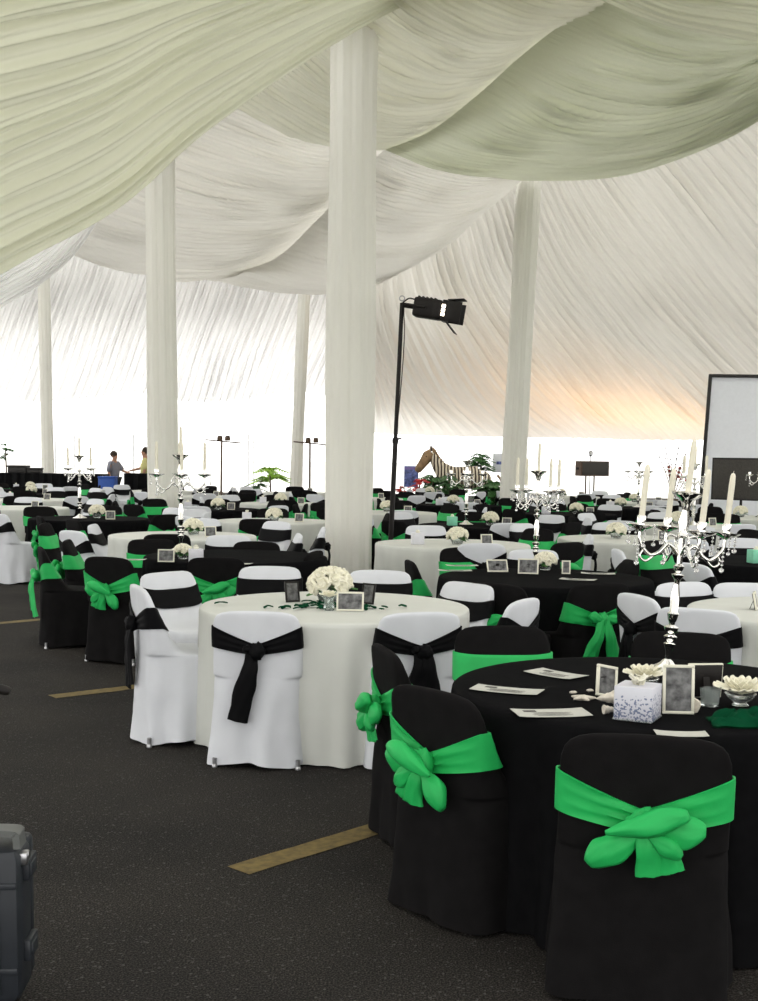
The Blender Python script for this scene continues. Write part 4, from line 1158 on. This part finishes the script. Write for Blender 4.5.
    for sd in (1, -1):
        e = MB(); blob(e, (0, 0, 0), (.018, .010, .03), 2, 8, 6, .1); o = e.build('ear', M['skin'], t); o.location = (.02 * s, .095 * s * sd, 1.61 * s)
    return t
q = atd(142, 470, 33.9); person(q.x, 34.4, PI, 'yshirt', 'person in yellow shirt reaching left behind the skirted bar', -1, 1.74)
q = atd(111, 470, 33.9); person(q.x, 34.3, -.4, 'gshirt', 'person in grey shirt behind the blue cooler', 1, 1.62)
def mast(px, py, d, lean, label):
    q = atd(px, py, d); t = thing('light_mast', label, 'light stand', (q.x, d, 0))
    mb = MB(); mb.tube([(0, 0, .02), (lean, 0, q.z)], .028, 8); mb.build('pole', M['brass'], t)
    mb = MB(); mb.tube([(-.45 + lean, 0, q.z + .03), (.55 + lean, 0, q.z - .05)], .018, 8); mb.build('crossbar', M['brass'], t)
    for k in (-.05, .16):
        mb = MB(); mb.box((lean + k, 0, q.z + .06), (.07, .07, .05), .012); mb.lathe([(.05, 0), (.075, .04), (.07, .045)], (lean + k, 0, q.z + .1), 12); mb.build('lamp', M['brass'], t)
    for k in range(3):
        a = k * 2.09 + .5; mb = MB(); mb.tube([(0, 0, .6), (.5 * math.cos(a), .5 * math.sin(a), .02)], .015, 6); mb.build('leg', M['brass'], t)
mast(221, 441, 34, .02, 'bronze mast with two lamps on a crossbar, left of the palm')
mast(310, 443, 34, 0, 'bronze mast with crossbar lamps beside the thin pole near centre')
def canopy(px0, px1, py, d, label, seed):
    a = atd(px0, py, d); b = atd(px1, py, d); wdt = b.x - a.x; z1 = a.z
    t = thing('canopy_tent', label, 'canopy tent', ((a.x + b.x) / 2, d + wdt / 2, 0))
    mb = MB(); per = []; h = wdt / 2
    cor = [(-h, -h), (h, -h), (h, h), (-h, h)]; rt = []; rb = []
    for i in range(4):
        p = Vector(cor[i]); q = Vector(cor[(i + 1) % 4])
        for k in range(64):
            u = k / 64; v = p.lerp(q, u); rt.append((v.x, v.y, z1)); rb.append((v.x * 1.01, v.y * 1.01, z1 - .30 - .10 * abs(math.sin(u * PI * 9))))
    mb.grid([rb, rt], close_u=True); mb.build('valance', M['pale'], t)
    mb = MB(); b_ = [Vector((x_, y_, z1)) for x_, y_ in cor]
    for i in range(4): mb.poly([b_[i], b_[(i + 1) % 4], Vector((0, 0, z1 + 1.2))])
    mb.build('roof', M['pale'], t, smooth=False)
    for x_, y_ in cor:
        mb = MB(); mb.tube([(x_ * .98, y_ * .98, 0.01), (x_ * .98, y_ * .98, z1)], .04, 8); mb.build('leg', M['metal'], t)
canopy(54, 134, 427, 58, 'white outdoor canopy with scalloped valance beyond the tent at left', 1)
canopy(248, 300, 434, 60, 'white outdoor canopy with scalloped valance seen beyond the thin centre pole', 2)

# ================================================================== PLANTS
def palm(x, y, h, n, L_, m, label, seed, trunk=True, cat='plant', w_=.05):
    t = thing('potted_plant', label, cat, (x, y, 0), 0, 'greenery around the tent'); rnd = random.Random(seed)
    mb = MB(); mb.lathe([(.14, 0), (.15, .01), (.18, .26), (.19, .28), (.17, .28), (.16, .25), (.001, .25)], n=20); mb.build('pot', M['speaker_b'], t)
    mb = MB(); mb.tube([(0, 0, .24), (.02, 0, h * .5), (0, 0, h)], [.03, .025, .018], 8); mb.build('stem', M['brass'], t)
    mb = MB()
    for i in range(n):
        a = i * 2.4 + rnd.uniform(-.2, .2); e = rnd.uniform(.3, 1.2); z0 = h * rnd.uniform(.75, 1) if trunk else rnd.uniform(.3, h)
        P = curve([(0, 0, z0), (math.cos(a) * L_ * .4 * math.cos(e), math.sin(a) * L_ * .4 * math.cos(e), z0 + L_ * .45 * math.sin(e)), (math.cos(a) * L_ * .9, math.sin(a) * L_ * .9, z0 + L_ * (.55 * math.sin(e) - .25))], 12)
        mb.tube(P, .006, 5)
        for k in range(2, 12):
            p = P[k]; td = (P[k] - P[k - 1]).normalized(); sdv = td.cross(Vector((0, 0, 1))).normalized()
            for s_ in (-1, 1):
                l = L_ * .28 * math.sin(PI * k / 13); q = p + sdv * s_ * l + td * l * .5 - Vector((0, 0, l * .3)); mid = (p + q) / 2 + Vector((0, 0, .01))
                mb.ribbon([p, mid, q], td, [.005, w_ * L_ * .5, .003], .0015, nv=1)
    mb.build('fronds', M[m], t); return t
q = atd(270, 480, 31.5); palm(q.x, 31.5, 1.1, 14, .55, 'limeleaf', 'lime green palm catching sun, between the lamp masts', 4, w_=.12)
q = atd(256, 486, 31.5); palm(q.x, 31.8, .8, 9, .35, 'leaf', 'small dark plant left of the lime palm', 14, w_=.1)
q = atd(495, 492, 30.5); palm(q.x, 30.8, .85, 34, .62, 'leaf', 'bushy green fern at the zebra\'s tail, left of right pillar', 5, False, w_=.14)
q = atd(435, 492, 30.5); palm(q.x, 31.6, 1.0, 34, .46, 'leaf', 'green plant below the zebra\'s muzzle', 6, False, w_=.14)
q = atd(424, 494, 30.5); palm(q.x - .1, 31.0, .95, 22, .34, 'redleaf', 'red-leaved plant left of the zebra\'s legs', 7, False, w_=.14)
q = atd(449, 494, 30.5); palm(q.x, 30.5, 1.05, 28, .40, 'leaf', 'dark leafy plant against the zebra\'s front legs', 8, False, w_=.14)
q = atd(401, 488, 31); palm(q.x, 31.4, .85, 14, .25, 'redleaf', 'small red flowering plant left of the blue poster', 9, False, w_=.16)
q = atd(482, 465, 33); palm(q.x, 33.4, 1.6, 26, .42, 'leaf', 'tall thin plant rising behind the zebra\'s back', 10, w_=.12)
q = atd(6, 480, 36); palm(q.x, 36, 1.7, 10, .3, 'leaf', 'tall thin plant at the left edge', 12, w_=.1)
# flowering branch arrangement right of the right pillar
q = atd(673, 480, 24)
t = thing('branch_arrangement', 'tall twig arrangement with red blossoms behind the front candelabrum', 'flowers', (q.x, 24.0, 0))
mb = MB(); mb.lathe([(.12, 0), (.13, .02), (.07, .3), (.09, .75), (.12, .85), (.10, .85), (.06, .7), (.001, .6)], n=20); mb.build('urn', M['brass'], t)
mb = MB(); rb = MB(); rnd = random.Random(5)
for k in range(12):
    a = k * 2.4; r = .12 + .22 * rnd.random(); h = rnd.uniform(1.3, 1.95)
    P = curve([(0, 0, .7), (.3 * r * math.cos(a), .3 * r * math.sin(a), h * .7), (r * math.cos(a), r * math.sin(a), h)], 12); mb.tube(P, .008, 5)
    for i in range(4, 12):
        leaves(mb, P[i], .05, 2, k * 13 + i, .4, .8)
        if h < 1.55 and i > 8: blob(rb, P[i] + Vector((.02, 0, 0)), (.035, .035, .03), i, 8, 6, .4)
mb.build('branches', M['brass'], t); rb.build('blossoms', M['redleaf'], t)
# poster on an easel
q = atd(411, 488, 33)
t = thing('poster_board', 'blue printed poster board left of the zebra statue', 'poster', (q.x, 33, 0))
w2 = .38; z0 = atd(411, 487, 33).z; z1 = atd(411, 466, 33).z
mb = MB(); mb.box((0, 0, (z0 + z1) / 2), (w2 / 2, .01, (z1 - z0) / 2), .003); mb.build('board', M['poster'], t)
mb = MB(); mb.box((0, -.013, z1 - .06), (w2 / 2 - .02, .003, .035)); mb.build('heading', mat('poster_heading', (.25, .2, .5), .5), t)
for k in (-1, 1):
    mb = MB(); mb.tube([(k * .12, .03, z1), (k * .22, .0, .01)], .012, 6); mb.build('leg', M['brass'], t)
mb = MB(); mb.tube([(0, .05, z1), (0, .4, .01)], .012, 6); mb.build('leg', M['brass'], t)

# ================================================================== ZEBRA STATUE
def zebra(x, y, s):
    t = thing('zebra_statue', 'life-size zebra figure standing with head to the left', 'statue', (x, y, 0)); t.scale = (s, s, s)
    V = [(0, 0, 1.08, .30), (-.45, 0, 1.07, .27), (.42, 0, 1.10, .27), (.66, 0, 1.08, .20),     # 0 mid 1 chest 2 rump 3 tail end
         (-.66, 0, 1.28, .20), (-.82, 0, 1.50, .14), (-.90, 0, 1.66, .115),                     # 4-6 neck
         (-1.0, 0, 1.60, .12), (-1.10, 0, 1.46, .09), (-1.19, 0, 1.33, .07)]                   # 7-9 head
    E = [(0, 1), (0, 2), (2, 3), (1, 4), (4, 5), (5, 6), (6, 7), (7, 8), (8, 9)]
    def leg(root, pts):
        i = len(V); V.extend(pts); E.append((root, i))
        for k in range(len(pts) - 1): E.append((i + k, i + k + 1))
    for sd in (-1, 1):
        leg(1, [(-.50, .13 * sd, .82, .12), (-.50, .14 * sd, .48, .06), (-.49, .14 * sd, .18, .04), (-.51, .14 * sd, .05, .05), (-.54, .14 * sd, .03, .045)])
        leg(2, [(.50, .13 * sd, .85, .15), (.42, .14 * sd, .66, .09), (.60, .14 * sd, .46, .055), (.56, .14 * sd, .16, .04), (.54, .14 * sd, .05, .05), (.50, .14 * sd, .03, .045)])
    me = bpy.data.meshes.new('body'); me.from_pydata([v[:3] for v in V], E, [])
    o = bpy.data.objects.new('body', me); COL.objects.link(o); o.parent = t
    md = o.modifiers.new('skin', 'SKIN'); md.use_smooth_shade = True
    for i, v in enumerate(V):
        sv = me.skin_vertices[0].data[i]; sv.radius = (v[3], v[3]); sv.use_root = (i == 0)
    sb = o.modifiers.new('sub', 'SUBSURF'); sb.levels = 2; sb.render_levels = 2
    me.materials.append(M['zebra'])
    mb = MB(); mb.tube([(-.90, 0, 1.70), (-.99, 0, 1.62), (-1.10, 0, 1.46), (-1.20, 0, 1.32), (-1.25, 0, 1.24), (-1.27, 0, 1.20)], [.12, .158, .125, .105, .09, .04], 14); mb.build('face', M['zebrahead'], t)
    for sd in (-1, 1):
        mb = MB(); mb.tube([(-.93, .06 * sd, 1.74), (-.92, .085 * sd, 1.82), (-.92, .09 * sd, 1.90)], [.03, .035, .006], 8); mb.build('ear', M['zebra'], t)
        mb = MB(); blob(mb, (-1.04, .14 * sd, 1.60), (.02, .012, .018), 1, 8, 6, .05); mb.build('eye', M['blackmetal'], t)
    mb = MB(); rows = []
    P = curve([(-.96, 0, 1.78), (-.86, 0, 1.74), (-.74, 0, 1.56), (-.58, 0, 1.38), (-.46, 0, 1.32)], 40)
    mb.ribbon([p + Vector((-.0, 0, .03)) for p in P], Vector((0, .0, 1)), [.05 + .01 * math.sin(i * 2.2) for i in range(40)], .018, nv=3); mb.build('mane', M['zebrahead'], t)
    mb = MB(); mb.tube(curve([(.80, 0, 1.15), (.90, 0, 1.0), (.92, 0, .7), (.92, 0, .45)], 14), [.03] * 8 + [.035, .045, .05, .045, .03, .01], 8); mb.build('tail', M['zebrahead'], t)
q = atd(466, 490, 32); zebra(q.x, 32, 1.0)
# a small blue sign by the right pillar
q = atd(503, 463, 34); t = thing('hanging_sign', 'small pale blue sign left of the right pillar', 'sign', (q.x, 34, 0))
mb = MB(); mb.box((0, 0, q.z), (.28, .012, .26), .003); mb.build('panel', M['screen'], t)
mb = MB(); mb.box((0, -.015, q.z), (.18, .003, .04)); mb.build('stripe', M['poster'], t)
mb = MB(); mb.tube([(.2, .03, .01), (.2, .03, q.z + .25)], .02, 6); mb.build('post', M['metal'], t)

# warm uplights on the right of the sloping liner
for px_, lab_ in ((585, 'small warm uplight can at foot of sloping liner, beside the right pillar'), (668, 'small warm uplight can at foot of sloping liner, nearer the screen')):
    up = atd(px_, 462, 41.5)
    t = thing('floor_uplight', lab_, 'lamp', (up.x, 41.5, .02), 0, 'warm floor uplights')
    mb = MB(); mb.lathe([(.10, 0), (.11, .01), (.11, .22), (.10, .24), (.09, .20), (.001, .18)], n=18); mb.build('can', M['blackmetal'], t)
    mb = MB(); mb.tube([(-.13, 0, 0), (-.13, 0, .14), (.13, 0, .14), (.13, 0, 0)], .01, 6); mb.build('yoke', M['blackmetal'], t)
    l = lamp('bulb', 'SPOT', (0, 0, .26), 420, (1, .50, .16), .08, (math.radians(165), 0, 0), math.radians(140)); l.parent = t
